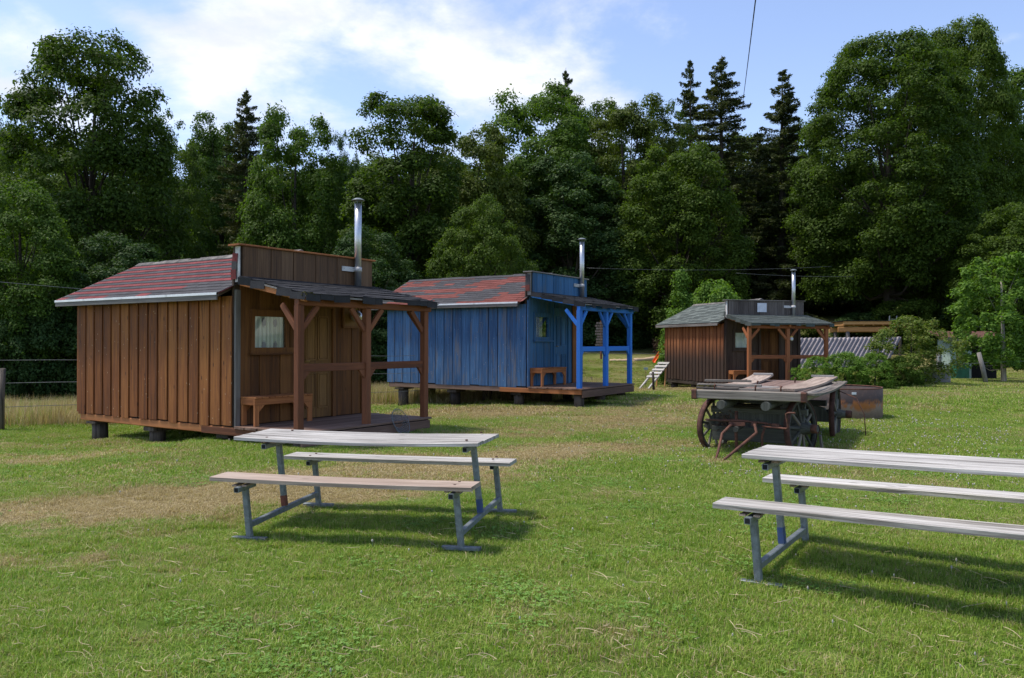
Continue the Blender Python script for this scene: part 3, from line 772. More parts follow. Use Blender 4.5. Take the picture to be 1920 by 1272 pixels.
S3 = dict(base, name='dark_cabin', seed=3, nb=18, fill=.66, proud=.016, wall=M['dark'], wall_rec=M['dark'], sill=M['pier'], fb=.16, front=M['dark_in'], trim=M['dark_in'], winframe=M['dark_in'],
          door=M['brown_in'], doorframe=M['dark_in'], sh=(M['sh_grn'], M['sh_grn2']), pattern=pat3, ridge=M['felt'], fascia=M['greyboard'], roofwood=M['dark_in'], roofwood2=M['greyboard'], para=M['para3'], pb=.19, cap=M['greyboard'],
          endb=M['white'], endsh=((1, 2.40, .02),), psh=M['sh_grn2'], post=M['post3'], barge=M['orange'], deck=M['deck'], deckf=M['deck'], joist=M['post3'], curtain=M['white_flat'], drip=False)
c1, W1 = build_cabin(S1, (-4.409, 12.69, -.987, .307), -.987, 'brown stained board cabin with red and black striped roof, nearest on the left')
c2, W2 = build_cabin(S2, (.36, 19.977, -1.002, .536), -1.002, 'blue painted board cabin with bright blue porch posts, in the middle')
c3, W3 = build_cabin(S3, (7.293, 27.413, -.264, .231), -.264, 'small dark weathered cabin with grey green roof behind the old wagon')
mb = MB(); rq = random.Random(12)
for k in range(60): mb.box((-.01 + rq.uniform(-.02, .22) * rq.random(), -1.62 + rq.uniform(-.05, .10), 2.055 + rq.uniform(-.03, .02)), (rq.uniform(.015, .04), rq.uniform(.015, .04), rq.uniform(.01, .02)), Matrix.Rotation(rq.uniform(0, 3), 4, 'Z'))
tag(mb.put('roof_moss', M['moss'], c1), kind='stuff')
# brown pilaster on the blue cabin's front
beam('pilaster', (2.46, -.04, 0.0), (2.46, -.04, 2.3), .22, .03, M['brown'], c2, ref=(0, -1, 0))
porch_bench(W1, M['orange'], 'orange stained bench on the porch of the brown cabin under the curtained window')
porch_bench(W2, M['orange'], 'orange stained bench on the porch of the blue cabin', 1.34)
porch_bench(W3, M['orange'], 'orange stained bench on the dark cabin porch, half hidden behind the wagon', 1.3)
# wall lantern plaque on the brown cabin
t = empty('wall_plaque', W1 @ Vector((2.53, -.03, 1.80)), W1.to_euler().z); tag(t, 'wooden wall plaque with a round metal lantern beside the brown cabin door', 'plaque')
MB().box((0, -.012, 0), (.36, .022, .36)).put('back_board', M['door'], t)
mb = MB()
for (a, b, c, d) in ((0, -.195, .43, .035), (0, .195, .43, .035), (-.197, 0, .035, .354), (.197, 0, .035, .354)): mb.box((a, -.025, b), (c, .045, d))
mb.put('frame', M['brown_in'], t)
MB().lathe([(.005, .12), (.03, .11), (.10, .05), (.12, 0), (.10, -.05), (.05, -.09), (.005, -.1)], 16, (.03, -.14, 0)).put('lantern_glass', M['steel'], t)
MB().tube([(.03, -.02, .15), (.03, -.14, .17), (.03, -.14, .12)], .012, 6).put('lantern_arm', M['brass'], t)
# notices on the dark cabin's false front and lamp
t = tag(MB().box((0, 0, 0), (.36, .006, .31)).put('paper_notice', M['poster'], None, W3 @ Matrix.Translation((1.32, -.175, 2.62))), 'white paper notice on the false front of the dark cabin', 'notice')
t = empty('porch_lamp', W3 @ Vector((1.55, -1.555, 1.56)), 0); tag(t, 'small round lamp fixed to the middle porch post of the dark cabin', 'lamp')
MB().tube([(0, .03, .03), (0, 0, .03)], .05, 8).put('lamp_base', M['brass'], t); MB().lathe([(.005, -.09), (.04, -.08), (.055, -.03), (.04, .02), (.005, .03)], 12).put('lamp_globe', M['white'], t)

# wire snowshoe-like rack leaning on the brown cabin's deck
def wire_rack():
    p = W1 @ Vector((2.15, -1.74, -.33)); t = empty('wire_basket', (p.x, p.y, gz(p.x, p.y) + .01), W1.to_euler().z)
    tag(t, 'round wire mesh basket leaning against the front of the brown cabin deck', 'basket')
    rot = Matrix.Rotation(R_(-22), 4, 'X') @ Matrix.Rotation(R_(-14), 4, 'Y')
    A, B = .19, .23
    def P(a, b, z=0): return rot @ Vector((a, z, b + B))
    MB().tube([P(A * math.cos(k / 28 * 6.2832), B * math.sin(k / 28 * 6.2832)) for k in range(29)], .006, 5).put('rim', M['galv'], t)
    mb = MB()
    for k in range(-6, 7):
        u = k / 7; h = math.sqrt(1 - u * u)
        def bow(a, b): return P(a, b, .10 * (1 - (a / A) ** 2) * (1 - (b / B) ** 2))
        mb.tube([bow(A * u, B * h * q / 5) for q in range(-5, 6)], .0028, 4, cap=False)
        mb.tube([bow(A * h * q / 5, B * u) for q in range(-5, 6)], .0028, 4, cap=False)
    mb.put('wire_mesh', M['galv'], t)
wire_rack()
# ------------------------------------------------------------------ steel framed tables with benches
def sag_plank(name, parent, L, y0, y1, zt, th, mat, sag, mtx, seed, ends=0.0, notch=0.0, tw=0.0):
    rnd = random.Random(seed); n = 16; vs = []; fs = []
    for i in range(n + 1):
        t = i / n * 2 - 1; x = t * L / 2
        if i == 0: x -= rnd.uniform(0, ends)
        if i == n: x += rnd.uniform(0, ends)
        z = zt + sag * (t * t - .6) + tw * t; j0 = rnd.uniform(-.0018, .0018); j1 = rnd.uniform(-.0018, .0018)
        nb_ = notch if (i in (9, 10, 11)) else 0
        for (y, zz) in ((y0 + j0, z - th), (y1 + j1 - nb_, z - th), (y1 + j1 - nb_, z - .003), (y1 + j1 - .004 - nb_, z), (y0 + j0 + .004, z), (y0 + j0, z - .003)): vs.append((x, y, zz))
    for i in range(n):
        for k in range(6):
            a = i * 6 + k; b = i * 6 + (k + 1) % 6; fs.append((a, b, b + 6, a + 6))
    fs.append((5, 4, 3, 2, 1, 0)); fs.append(tuple(n * 6 + k for k in range(6)))
    mb = MB(); mb.add(vs, fs)
    # grain runs along local Z in the wood materials: turn the mesh and turn the object back
    Rm = Matrix.Rotation(R_(90), 4, 'Y')
    mb.v = [tuple(Rm.inverted() @ Vector(v)) for v in mb.v]
    return put(mb.mesh(name, mat), name, parent, mtx @ Rm)

def tube_open(name, p0, p1, s, mat, parent, mtx):
    """square tube, open mouthed"""
    p0 = mtx @ Vector(p0); p1 = mtx @ Vector(p1)
    o = beam(name, p0, p1, s, s, mat, parent, ref=(0, 0, 1), ch=.004)
    d = (p1 - p0).normalized()
    beam('tube_mouth', p0 - d * .0015, p0 + d * .01, s * .74, s * .74, M['tubein'], o, ref=(0, 0, 1), ch=.001)
    return o

def table_set(x, y, z, yaw, ta, tb, db, dt, df, label, seed, mats, sags, marks, shear):
    t = empty('picnic_table', (x, y, z), yaw); tag(t, label, 'picnic table', 'steel framed tables with fixed benches')
    # lean of the ground under it
    T = Matrix.Identity(4); T[2][0] = tb; T[2][1] = ta
    S, sw, tw, Lb, Lt, Gh = .565, .25, .60, 2.195, 2.172, .891
    sh = .499; th = .767
    def P(a, b, c): return T @ Vector((a, b, c))
    for sx, mk in ((-1, marks[0]), (1, marks[1])):
        xg = sx * Gh
        for b, d in ((-S - .03, df), (S + .03, db)):
            beam('seat_leg', P(xg, b, .03), P(xg + shear * .45, b, sh - .088), .045, .045, M['galv'], t, ref=(0, -1, 0), ch=.005)
            beam('foot_bar', P(xg - .15, b, .018), P(xg + .15, b, .018), .05, .028, M['galv'], t, ref=(0, 0, 1), ch=.003)
            xs = xg + shear * .47
            tube_open('seat_support', (xs, b - .13, sh - .066), (xs, b + .13, sh - .066), .042, M['galv'], t, T)
            for sc_ in (-.045, .045): beam('packing_block', P(xs + sc_, b - .09, sh - .040), P(xs + sc_, b + .09, sh - .040), .04, .012, M['greyed2'], t, ref=(0, 0, 1), ch=.002)
        beam('cross_bar', P(xg + shear * .12, -S - .006, .125), P(xg + shear * .12, S + .006, .125), .04, .045, M['galv'], t, ref=(0, 0, 1), ch=.005)
        lg = beam('table_leg', P(xg + shear * .12, -.02, .148), P(xg + shear * .78, -.02, th - .085), .045, .045, M['galv'], t, ref=(0, -1, 0), ch=.005)
        if mk: beam('paint_mark', P(xg + shear * .125, -.02, .152), P(xg + shear * .25, -.02, .152 + mk[1]), .0475, .0475, M[mk[0]], lg, ref=(0, -1, 0), ch=.005)
        xt = xg + shear * .8
        tube_open('top_support', (xt, -.27, th - .062), (xt, .27, th - .062), .042, M['galv'], t, T)
        for sc_ in (-.045, .045): beam('packing_block', P(xt + sc_, -.2, th - .036), P(xt + sc_, .2, th - .036), .045, .013, M['greyed2'], t, ref=(0, 0, 1), ch=.002)
    Tb = T @ Matrix.Translation((df, 0, 0))
    sag_plank('seat_plank', t, Lb, -S - sw / 2, -S + sw / 2, sh, .032, mats[0], sags[0], Tb, seed, .01)
    Tb = T @ Matrix.Translation((db, 0, 0))
    sag_plank('seat_plank', t, Lb, S - sw / 2, S + sw / 2, sh, .032, mats[1], sags[1], Tb, seed + 1, .01)
    Tb = T @ Matrix.Translation((dt, 0, 0)); pw = tw / 4
    for k in range(4):
        sag_plank('table_plank', t, Lt, -tw / 2 + k * pw + .0015, -tw / 2 + (k + 1) * pw - .0015, th + (k % 2) * .0015, .027, mats[2], sags[2] * (1 - .12 * k), Tb, seed + 5 + k, .012, .016 if k == 3 and sags[2] > .015 else 0)
    for sx in (-1, 1):
        xs = sx * Gh + shear * .47
        for bb in (-S - .06, -S + .06, S - .06, S + .06):
            q = P(xs, bb, sh); MB().tube([q + Vector((0, 0, -.004)), q + Vector((0, 0, .0045))], .011, 8, smooth=False).put('bolt', M['rust'], t)
        for bb in (-.22, .22):
            q = P(sx * Gh + shear * .8, bb, th + (.022 * .4 if sags[2] > .01 else .0)); MB().tube([q + Vector((0, 0, -.004)), q + Vector((0, 0, .0055))], .011, 8, smooth=False).put('bolt', M['rust'], t)
    return t
table_set(-1.109, 6.844, .075, -.234, .032, .018, -.079, -.131, -.087, 'weathered picnic table with sagging top and brownish front bench on dry grass', 11,
          (M['greyed2'], M['greyed'], M['greyed']), (.008, .004, .022), (('redpaint', .09), ('bluepaint', .11)), -.09)
table_set(2.63, 5.053, .145, -.587, .004, .034, -.065, .008, -.05, 'weathered picnic table cut by the right edge of the picture, standing on green grass', 31,
          (M['greyed'], M['greyed'], M['greyed']), (.004, .003, .004), (('bluepaint', .11), None), -.07)

# ------------------------------------------------------------------ old farm wagon
def wagon():
    ang = R_(-28.5); org = Vector((2.55, 11.35, 0)); fx = Vector((math.cos(ang), math.sin(ang), 0)); fy = Vector((-math.sin(ang), math.cos(ang), 0))
    Z0 = .06
    t = empty('old_wagon', (org.x, org.y, Z0), ang); tag(t, 'old wooden flatbed farm wagon with iron tyred spoked wheels on the grass', 'wagon')
    BW, BL, BZ = 1.53, 3.7, .925      # bed width, length, top height above ground
    wm, gm = M['wagonwood'], M['wagongreen']
    beam('front_beam', (0, .05, BZ - .065), (BW, .05, BZ - .065), .10, .125, wm, t, ref=(0, 0, 1))
    for xx in (-.004, BW - .06): beam('iron_strap', (xx, .045, BZ - .068), (xx + .07, .045, BZ - .068), .118, .138, M['rust'], t, ref=(0, 0, 1))
    beam('side_rail', (.05, .11, BZ - .075), (.05, BL, BZ - .075), .09, .10, wm, t, ref=(0, 0, 1))
    beam('side_rail', (BW - .05, .11, BZ - .075), (BW + .0, BL, BZ - .075), .09, .10, wm, t, ref=(0, 0, 1))
    beam('rear_beam', (0, BL - .05, BZ - .07), (BW, BL - .05, BZ - .07), .10, .11, wm, t, ref=(0, 0, 1))
    n = 8; rr = random.Random(5)
    for k in range(n):
        x = .09 + (k + .5) * (BW - .18) / n
        beam('bed_plank', (x, .105, BZ - .022), (x, BL - .1, BZ - .022 + rr.uniform(-.006, .006)), round((BW - .18) / n - .008, 3), .026, M['wagonbed'], t, ref=(0, 0, 1))
    # long runners (round log ends show under the front beam)
    for x in (.42, 1.02): MB().tube([(x, -.05, BZ - .20), (x, BL - .3, BZ - .20)], .062, 12).put('log_runner', gm, t)
    # axles and bolsters
    for y, w0 in ((.75, .0), (2.75, .0)):
        mb = MB(); mb.prism([(-.02, .34), (.12, .52), (.30, .56), (1.25, .56), (1.42, .52), (1.56, .34), (1.5, .30), (.05, .30)], 1, y - .08, y + .08); mb.put('axle_tree', gm, t)
        beam('bolster', (.10, y - .01, .60), (1.45, y - .01, .60), .15, .09, gm, t, ref=(0, 0, 1))
        beam('turntable_block', (.45, y, .66), (1.1, y, .66), .3, .05, M['pier'], t, ref=(0, 0, 1))
    beam('reach_pole', (.76, .6, .44), (.76, 2.8, .44), .09, .08, gm, t)
    beam('lower_board', (.16, .52, .27), (1.34, .52, .27), .04, .20, gm, t, ref=(0, 0, 1))
    # wheels
    def wheel(x, y, r, sgn, yaw=0.0, tilt=0.0):
        mt = Matrix.Translation((x, y, r - .035)) @ Matrix.Rotation(yaw, 4, 'Z') @ Matrix.Rotation(tilt, 4, 'Y') @ Matrix.Rotation(R_(90), 4, 'Y')
        w = MB().lathe([(r - .055, -.032), (r - .012, -.032), (r - .012, .032), (r - .055, .032)], 40, closed=True).put('wheel', gm, t, mt)
        put(MB().lathe([(r - .013, -.042), (r, -.040), (r, .040), (r - .013, .042)], 40, closed=True).mesh('tyre', M['tyre']), 'tyre', w, mt)
        put(MB().lathe([(.005, -.13), (.055, -.13), (.075, -.09), (.085, -.03), (.085, .03), (.075, .09), (.060, .13), (.055, .24), (.040, .245), (.005, .235)] if sgn > 0 else [(.005, .13), (.055, .13), (.075, .09), (.085, .03), (.085, -.03), (.075, -.07), (.060, -.10), (.055, -.13), (.040, -.135), (.005, -.13)], 18).mesh('hub', gm), 'hub', w, mt)
        if sgn > 0: put(MB().lathe([(.058, .16 * sgn), (.063, .17 * sgn), (.060, .25 * sgn), (.05, .252 * sgn)], 18).mesh('hub_band', M['rust']), 'hub_band', w, mt)
        for k in range(10):
            a = k / 10 * 2 * math.pi + .2
            p0 = mt @ Vector((.075 * math.cos(a), .075 * math.sin(a), .02 * sgn)); p1 = mt @ Vector(((r - .05) * math.cos(a), (r - .05) * math.sin(a), 0))
            beam('spoke', p0, p1, .040, .032, gm if k % 3 else M['wagonwood'], w, ref=mt.to_3x3() @ Vector((0, 0, 1)), ch=.009)
    wheel(.12, .84, .41, -1, R_(-20), R_(3)); wheel(1.38, .60, .42, 1, R_(-18), R_(-3)); wheel(-.02, 2.75, .47, -1); wheel(1.58, 2.75, .47, 1)
    # iron work of the front gear
    rm = M['rust']
    MB().tube([(.30, .30, .47), (.62, .14, .50), (.95, .24, .47), (1.18, .22, .44)], .016, 8).put('draw_iron', rm, t)
    MB().tube([(.10, .36, .47), (.45, .26, .48), (.62, .10, .44)], .014, 8).put('brake_rod', rm, t)
    MB().tube([(.56, .28, .62), (.56, .26, .30), (.57, .28, -.02)], .022, 8).put('king_pin', rm, t)
    MB().tube([(.62, .34, .41), (.62, -.04, .39)], .038, 10).put('drawbar_socket', gm, t)
    MB().tube([(.56, .02, .46), (.45, -.08, .33), (.44, -.25, .12), (.47, -.62, -.06)], [.022, .020, .018, .016], 8).put('draw_hook_arm', rm, t)
    MB().tube([(.86, .04, .47), (.90, -.02, .36), (.78, -.14, .24), (.62, -.36, .08), (.49, -.64, -.06)], [.018, .022, .022, .020, .016], 8).put('draw_hook_arm', rm, t)
    MB().tube([(.98, .22, .46), (.93, .20, .30), (.93, .22, -.02)], [.014, .018, .014], 8).put('support_iron', rm, t)
    MB().tube([(.95, .10, .44), (1.30, -.06, .44), (1.32, -.07, .47), (1.29, -.06, .64), (1.33, -.08, .655), (1.42, -.13, .66)], .013, 8).put('brake_crank', rm, t)
    for (x, y, z, a, b, c) in ((.62, .06, .46, .22, .05, .05), (.84, .10, .47, .07, .04, .06), (1.12, .16, .45, .09, .04, .06)): MB().box((x, y, z), (a, b, c)).put('iron_plate', rm, t)
    beam('brake_board', (1.63, .9, .0), (1.60, .86, .28), .09, .03, M['wagonwood'], t, ref=(1, 0, 0))
    # stake eyes standing on the bed edge
    for x, y in ((.30, .09), (.86, .09), (1.20, .08), (.62, 1.4), (.95, 2.8)): MB().tube([(x, y, BZ - .02), (x, y, BZ + .05), (x + .01, y, BZ + .075)], [.013, .011, .018], 6).put('stake_eye', rm, t)
    mtx = Matrix.Translation((org.x, org.y, Z0)) @ Matrix.Rotation(ang, 4, 'Z')
    # loose things lying on the bed (tops of their own)
    def loose(name, label, pts, wd, thk, mat, sag=.0):
        p0, p1 = [mtx @ Vector(p) for p in pts]
        n = 8; L = (p1 - p0).length; mb = MB(); vs = []; fs = []
        for i in range(n + 1):
            q = i / n; z = (q - .5) * L; b = -sag * 4 * q * (1 - q)
            for (a, c) in ((-wd / 2, -thk / 2), (wd / 2, -thk / 2), (wd / 2, thk / 2), (-wd / 2, thk / 2)): vs.append((a, c + b, z))
        for i in range(n):
            for k in range(4): fs.append((i * 4 + k, i * 4 + (k + 1) % 4, i * 4 + 4 + (k + 1) % 4, i * 4 + 4 + k))
        fs += [(3, 2, 1, 0), tuple(n * 4 + k for k in range(4))]
        mb.add(vs, fs); z = (p1 - p0).normalized(); y = Vector((0, 0, 1)); y = (y - z * y.dot(z)).normalized(); x = y.cross(z)
        m4 = Matrix((x, y, z)).transposed().to_4x4(); m4.translation = (p0 + p1) / 2
        o = mb.put(name, mat, None, m4); tag(o, label, 'board', 'loose boards lying on the wagon bed'); return o
    W = M['greyed']
    loose('loose_board', 'broad curved grey board lying lengthwise on the wagon bed, left side', [(.36, .50, BZ + .04), (.32, 3.4, BZ + .09)], .34, .03, M['greyed2'], .05)
    loose('loose_board', 'broad curved grey board lying lengthwise on the wagon bed, right side', [(1.20, .13, BZ + .02), (1.36, 3.55, BZ + .07)], .34, .03, M['greyed2'], .04)
    loose('loose_board', 'bowed grey board hanging over the right edge of the wagon bed', [(1.55, .10, BZ - .03), (1.62, 3.4, BZ - .0)], .16, .03, wm, .05)
    loose('loose_board', 'short grey board stub topmost in the pile at the wagon front left corner', [(.10, .32, BZ + .115), (.74, .40, BZ + .115)], .10, .028, wm)
    loose('loose_board', 'mossy grey board at the bottom of the pile, wagon front left corner', [(.04, .14, BZ + .02), (.62, .17, BZ + .02)], .14, .03, wm)
    loose('loose_board', 'dark split board in the middle of the pile, wagon front left corner', [(.02, .24, BZ + .055), (.90, .30, BZ + .06)], .13, .032, M['wagonwood'])
    loose('loose_board', 'thin weathered stick board lying across the middle of the wagon front', [(.62, .16, BZ + .012), (1.22, .15, BZ + .012)], .07, .03, wm)
    loose('loose_board', 'small pale offcut lying in the middle of the wagon bed', [(.72, .95, BZ + .012), (1.04, .82, BZ + .012)], .07, .025, W)
    loose('loose_board', 'grey cross board at the far right end of the wagon bed', [(1.12, 3.42, BZ + .09), (1.48, 3.46, BZ + .09)], .12, .03, W)
    loose('loose_board', 'grey cross board at the far left end of the wagon bed', [(.18, 3.26, BZ + .11), (.50, 3.30, BZ + .11)], .14, .03, W)
    t2 = MB().tube([mtx @ Vector(p) for p in ((.30, .62, BZ + .09), (.48, .52, BZ + .10), (.60, .46, BZ + .12), (.66, .50, BZ + .13))], .008, 6).put('iron_hook', rm); tag(t2, 'bent rusty iron hook lying on the boards of the wagon', 'hook')
    m = MB(); rq = random.Random(3)
    for k in range(40):
        c = mtx @ Vector((rq.uniform(.05, .30), rq.uniform(.10, .20), BZ + .045)); m.box(c, (rq.uniform(.02, .05), rq.uniform(.02, .04), rq.uniform(.01, .025)), Matrix.Rotation(rq.uniform(0, 3), 4, 'Z'))
    tag(m.put('moss', M['moss']), kind='stuff')
    # bunch of dry brush caught in the left front wheel
    m = MB()
    for k in range(70):
        c = mtx @ Vector((.34 + rq.gauss(0, .07), .62 + rq.gauss(0, .06), .36 + rq.gauss(0, .09)))
        d = Vector((rq.gauss(0, 1), rq.gauss(0, 1), rq.gauss(0, 1))).normalized() * rq.uniform(.08, .16); m.tube([c - d, c + d * .2 + Vector((0, 0, .02)), c + d], .0035, 3, cap=False)
    tag(m.put('dry_brush', M['twig']), 'clump of dark dry brush stuck beside the left front wagon wheel', 'brush')
    tag(MB().tube([mtx @ Vector(p) for p in ((1.62, 2.9, .80), (1.9, 2.75, .70), (2.02, 2.7, .45), (2.05, 2.7, .02))], .008, 6).put('iron_rod', rm), 'thin bent iron rod standing between the wagon and the rusty ring', 'rod')
wagon()

# ------------------------------------------------------------------ rusty steel ring
def ring():
    x, y = 6.55, 16.35; z = gz(x, y) - .03; R = .93; H = .62
    t = empty('fire_ring', (x, y, z)); tag(t, 'large round rusty steel fire ring standing on the grass behind the wagon', 'fire ring')
    MB().lathe([(R, 0), (R + .004, H), (R - .012, H), (R - .014, 0)], 64, closed=True).put('shell', M['ring'], t)
    MB().lathe([(R + .006, H - .012), (R + .006, H + .008), (R - .016, H + .008), (R - .016, H - .012)], 64, closed=True).put('rim', M['rust'], t)
    a = R_(-88); MB().box((R * math.cos(a), R * math.sin(a) - .012, H - .08), (.08, .02, .045)).put('label_plate', M['white_flat'], t)
    MB().lathe([(.002, .06), (R * .6, .05), (R - .02, .02)], 32).put('ash_bed', M['black'], t)
ring()
# ------------------------------------------------------------------ trees
def leaf_faces(rng, P, Nrm, size, aspect=.62, droop=.0):
    n = len(P)
    Nrm = Nrm / np.linalg.norm(Nrm, axis=1, keepdims=True)
    r = rng.normal(size=(n, 3)); t = np.cross(Nrm, r); t /= np.linalg.norm(t, axis=1, keepdims=True)
    s = np.cross(Nrm, t); L = (size * rng.uniform(.65, 1.3, n))[:, None] * .5
    V = np.stack([P - t * L, P + s * L * aspect - t * L * .15, P + t * L - Nrm * L * .15, P - s * L * aspect - t * L * .15], 1).reshape(-1, 3)
    return V
def crown_points(rng, H, R, base, prof, ncl, nleaf, cr, lobes=.22, inner=.22, squash=.72):
    ts = np.linspace(0, 1, 200); pv = np.array([prof(t) for t in ts]); sl = np.sqrt(1 + (np.gradient(pv, ts) * R / (H - base)) ** 2); cdf = np.cumsum(np.where(ts < .96, pv * np.minimum(sl, 1.9), 0) + .02); cdf /= cdf[-1]
    ph = rng.uniform(0, 6.28, 6); C = []; Rr = []
    for i in range(ncl):
        t = float(np.interp(rng.uniform(), cdf, ts)); a = rng.uniform(0, 2 * math.pi)
        lob = 1 + lobes * (math.sin(2 * a + ph[0] + 2 * t) * .5 + math.sin(3 * a + ph[1] + 2.5 * t) * .6 + math.sin(5 * a + ph[2] - 4 * t) * .35)
        rr = R * prof(t) * lob
        f = rng.uniform(.82, 1.0) if rng.uniform() > inner else rng.uniform(.15, .75)
        c = cr * rng.uniform(.65, 1.25) * (1 - .22 * t)
        z = base + t * (H - base)
        z = min(z, H - c * squash * rng.uniform(.9, 1.5))
        rad = max(0, rr - c * .6) * f
        C.append((rad * math.cos(a), rad * math.sin(a), z)); Rr.append(c)
    C = np.array(C); Rr = np.array(Rr)
    w = Rr ** 2; k = rng.choice(ncl, nleaf, p=w / w.sum())
    d = rng.normal(size=(nleaf, 3)); d[:, 2] = d[:, 2] * .8 + .35
    outw = C[k] * np.array([1, 1, 0]); outw /= (np.linalg.norm(outw, axis=1, keepdims=True) + 1e-6)
    d += outw * .45; d /= np.linalg.norm(d, axis=1, keepdims=True)
    rad = Rr[k] * (rng.uniform(.2, 1.0, nleaf) ** .5) * (1 + .16 * rng.normal(size=nleaf))
    off = d * rad[:, None]; off[:, 2] *= squash
    P = C[k] + off
    # sprays hang a little at their rim
    P[:, 2] -= .10 * Rr[k] * (np.hypot(off[:, 0], off[:, 1]) / Rr[k]) ** 2
    Nn = d * .75 + np.array([0, 0, .55]) + rng.normal(size=(nleaf, 3)) * .42
    return P, Nn, C, Rr
CROWNS = {}
def make_broad(key, seed, H, R, base, prof, ncl, nleaf, cr, leaf=.2, **kw):
    rng = np.random.default_rng(seed)
    P, Nn, C, Rr = crown_points(rng, H, R, base, prof, ncl, nleaf, cr, **kw)
    V = leaf_faces(rng, P, Nn, leaf); F = np.arange(len(V)).reshape(-1, 4)
    crown = mesh_np('crown', V, F, M['maple'])
    # trunk and limbs
    mb = MB(); rt = .032 * H * .75
    lean = [rng.normal() * .02 * H for _ in range(2)]
    top = H * .78
    pts = [Vector((lean[0] * q * q, lean[1] * q * q, -.6 + (top + .6) * q)) for q in np.linspace(0, 1, 8)]
    mb.tube(pts, [rt * (1.25 if i == 0 else 1) * (1 - .82 * q) for i, q in enumerate(np.linspace(0, 1, 8))], 8)
    sel = rng.choice(len(C), 34 if H > 8 else 12, replace=False)
    if H < 8: rt *= .55
    for i in sel:
        c = Vector(C[i]); z0 = max(H * .10, min(top * .93, c.z * .62 + base * .2 - .1 * H * rng.uniform()))
        q = (z0 + .6) / (top + .6); s = Vector((lean[0] * q * q, lean[1] * q * q, z0)); mid = s.lerp(c, .5) + Vector((0, 0, -.04 * H * rng.uniform(0, 1)))
        r0 = rt * (1 - .8 * q) * .42
        mb.tube([s, mid, c], [r0, r0 * .6, r0 * .2], 5)
    CROWNS[key] = (crown, mb.mesh('trunk', M['bark']), H, R)
def P_round(t): return math.sin(math.pi * min(1, max(0, .10 + .90 * t)) ** .9) ** .62 if t < 1 else .1
def P_dome(t): return (1 - (max(0, t - .28) / .74) ** 2.4) ** .44 * (.80 + .2 * min(1, t / .28))
def P_tall(t): return (1 - (max(0, t - .35) / .68) ** 2.2) ** .45 * (.7 + .3 * min(1, t / .35))
def P_two(t): return (1 - (max(0, t - .5) / .52) ** 2.2) ** .5 * (.86 + .14 * math.cos(t * 9))
def P_cone(t): return (1 - t) ** .75 * .95 + .05
make_broad('giant', 3, 21, 7.2, 2.4, P_dome, 480, 190000, 1.30, .205, lobes=.14, inner=.20, squash=.62)
make_broad('leftbig', 8, 17.5, 5.2, .9, P_dome, 270, 105000, 1.22, .20, lobes=.16, inner=.18, squash=.60)
make_broad('mid', 21, 15, 4.4, .4, P_dome, 250, 88000, 1.10, .195, lobes=.20, inner=.2, squash=.64)
make_broad('tall', 34, 17, 3.8, .8, P_tall, 240, 84000, 1.08, .195, lobes=.22, inner=.2, squash=.62)
make_broad('round', 55, 13, 4.8, .3, P_round, 260, 88000, 1.05, .185, lobes=.18, inner=.2, squash=.58)
make_broad('loose', 77, 16, 4.0, 1.2, P_tall, 170, 52000, .98, .185, lobes=.28, inner=.2)
make_broad('shrub', 90, 3.0, 1.55, .0, P_round, 130, 17000, .38, .11, lobes=.18, squash=.9)
make_broad('young', 95, 5.2, 1.9, .6, P_dome, 220, 19000, .32, .135, lobes=.25, squash=.8)
make_broad('roundbush', 97, 3.2, 1.6, .05, P_round, 190, 12000, .28, .105, lobes=.25, squash=.9)
make_broad('conebush', 99, 4.0, 1.1, .2, P_cone, 90, 10000, .36, .11, lobes=.2, squash=1.0)

def make_spruce(key, seed, H, R, nb):
    rng = np.random.default_rng(seed); P = []; Nn = []; mb = MB()
    mb.tube([(0, 0, -.5), (0, 0, H * .5), (0, 0, H * .99)], [.26, .15, .012], 8)
    z = H * .06
    while z < H * .985:
        t = z / H; L = R * (1 - t) ** .66 * rng.uniform(.8, 1.12) + .10
        k = nb if t < .9 else 5
        for i in range(k):
            a = rng.uniform(0, 6.283); l = L * rng.uniform(.5, 1.18); up = .10 + .5 * t; z0 = z; z = z + rng.uniform(-.22, .22)
            n = int(20 + 105 * l)
            s = rng.uniform(.12, 1, n) ** .8; droop = -.30 * (1 - t) * 1.0
            x = s * l; zz = z + x * (up - .25) + droop * s * s * l * .9 + .16 * np.maximum(0, s - .75) * l
            lat = rng.normal(size=n) * .13 * (1.25 - s) * l ** .5 * 1.2
            hang = -np.abs(rng.normal(size=n)) * (.11 + .06 * (1 - t))
            P.append(np.stack([x * math.cos(a) - lat * math.sin(a), x * math.sin(a) + lat * math.cos(a), zz + hang], 1))
            nv = rng.normal(size=(n, 3)) * .6 + np.array([math.cos(a) * .3, math.sin(a) * .3, .5]); Nn.append(nv)
            if l > .7: mb.tube([(0, 0, z), (l * .5 * math.cos(a), l * .5 * math.sin(a), z + l * .5 * (up - .25) + droop * .25 * l * .9), (l * .92 * math.cos(a), l * .92 * math.sin(a), z + l * .92 * (up - .25) + droop * .85 * l * .9)], [.03, .02, .008], 3, cap=False)
            z = z0
        z += (.40 + .22 * (1 - t)) * rng.uniform(.7, 1.3)
    P = np.concatenate(P); Nn = np.concatenate(Nn)
    V = leaf_faces(rng, P, Nn, .21, .30); F = np.arange(len(V)).reshape(-1, 4)
    CROWNS[key] = (mesh_np('crown', V, F, M['needle']), mb.mesh('trunk', M['bark']), H, R)
make_spruce('spruce', 5, 20, 3.4, 8); make_spruce('spruce2', 6, 18, 2.6, 7)

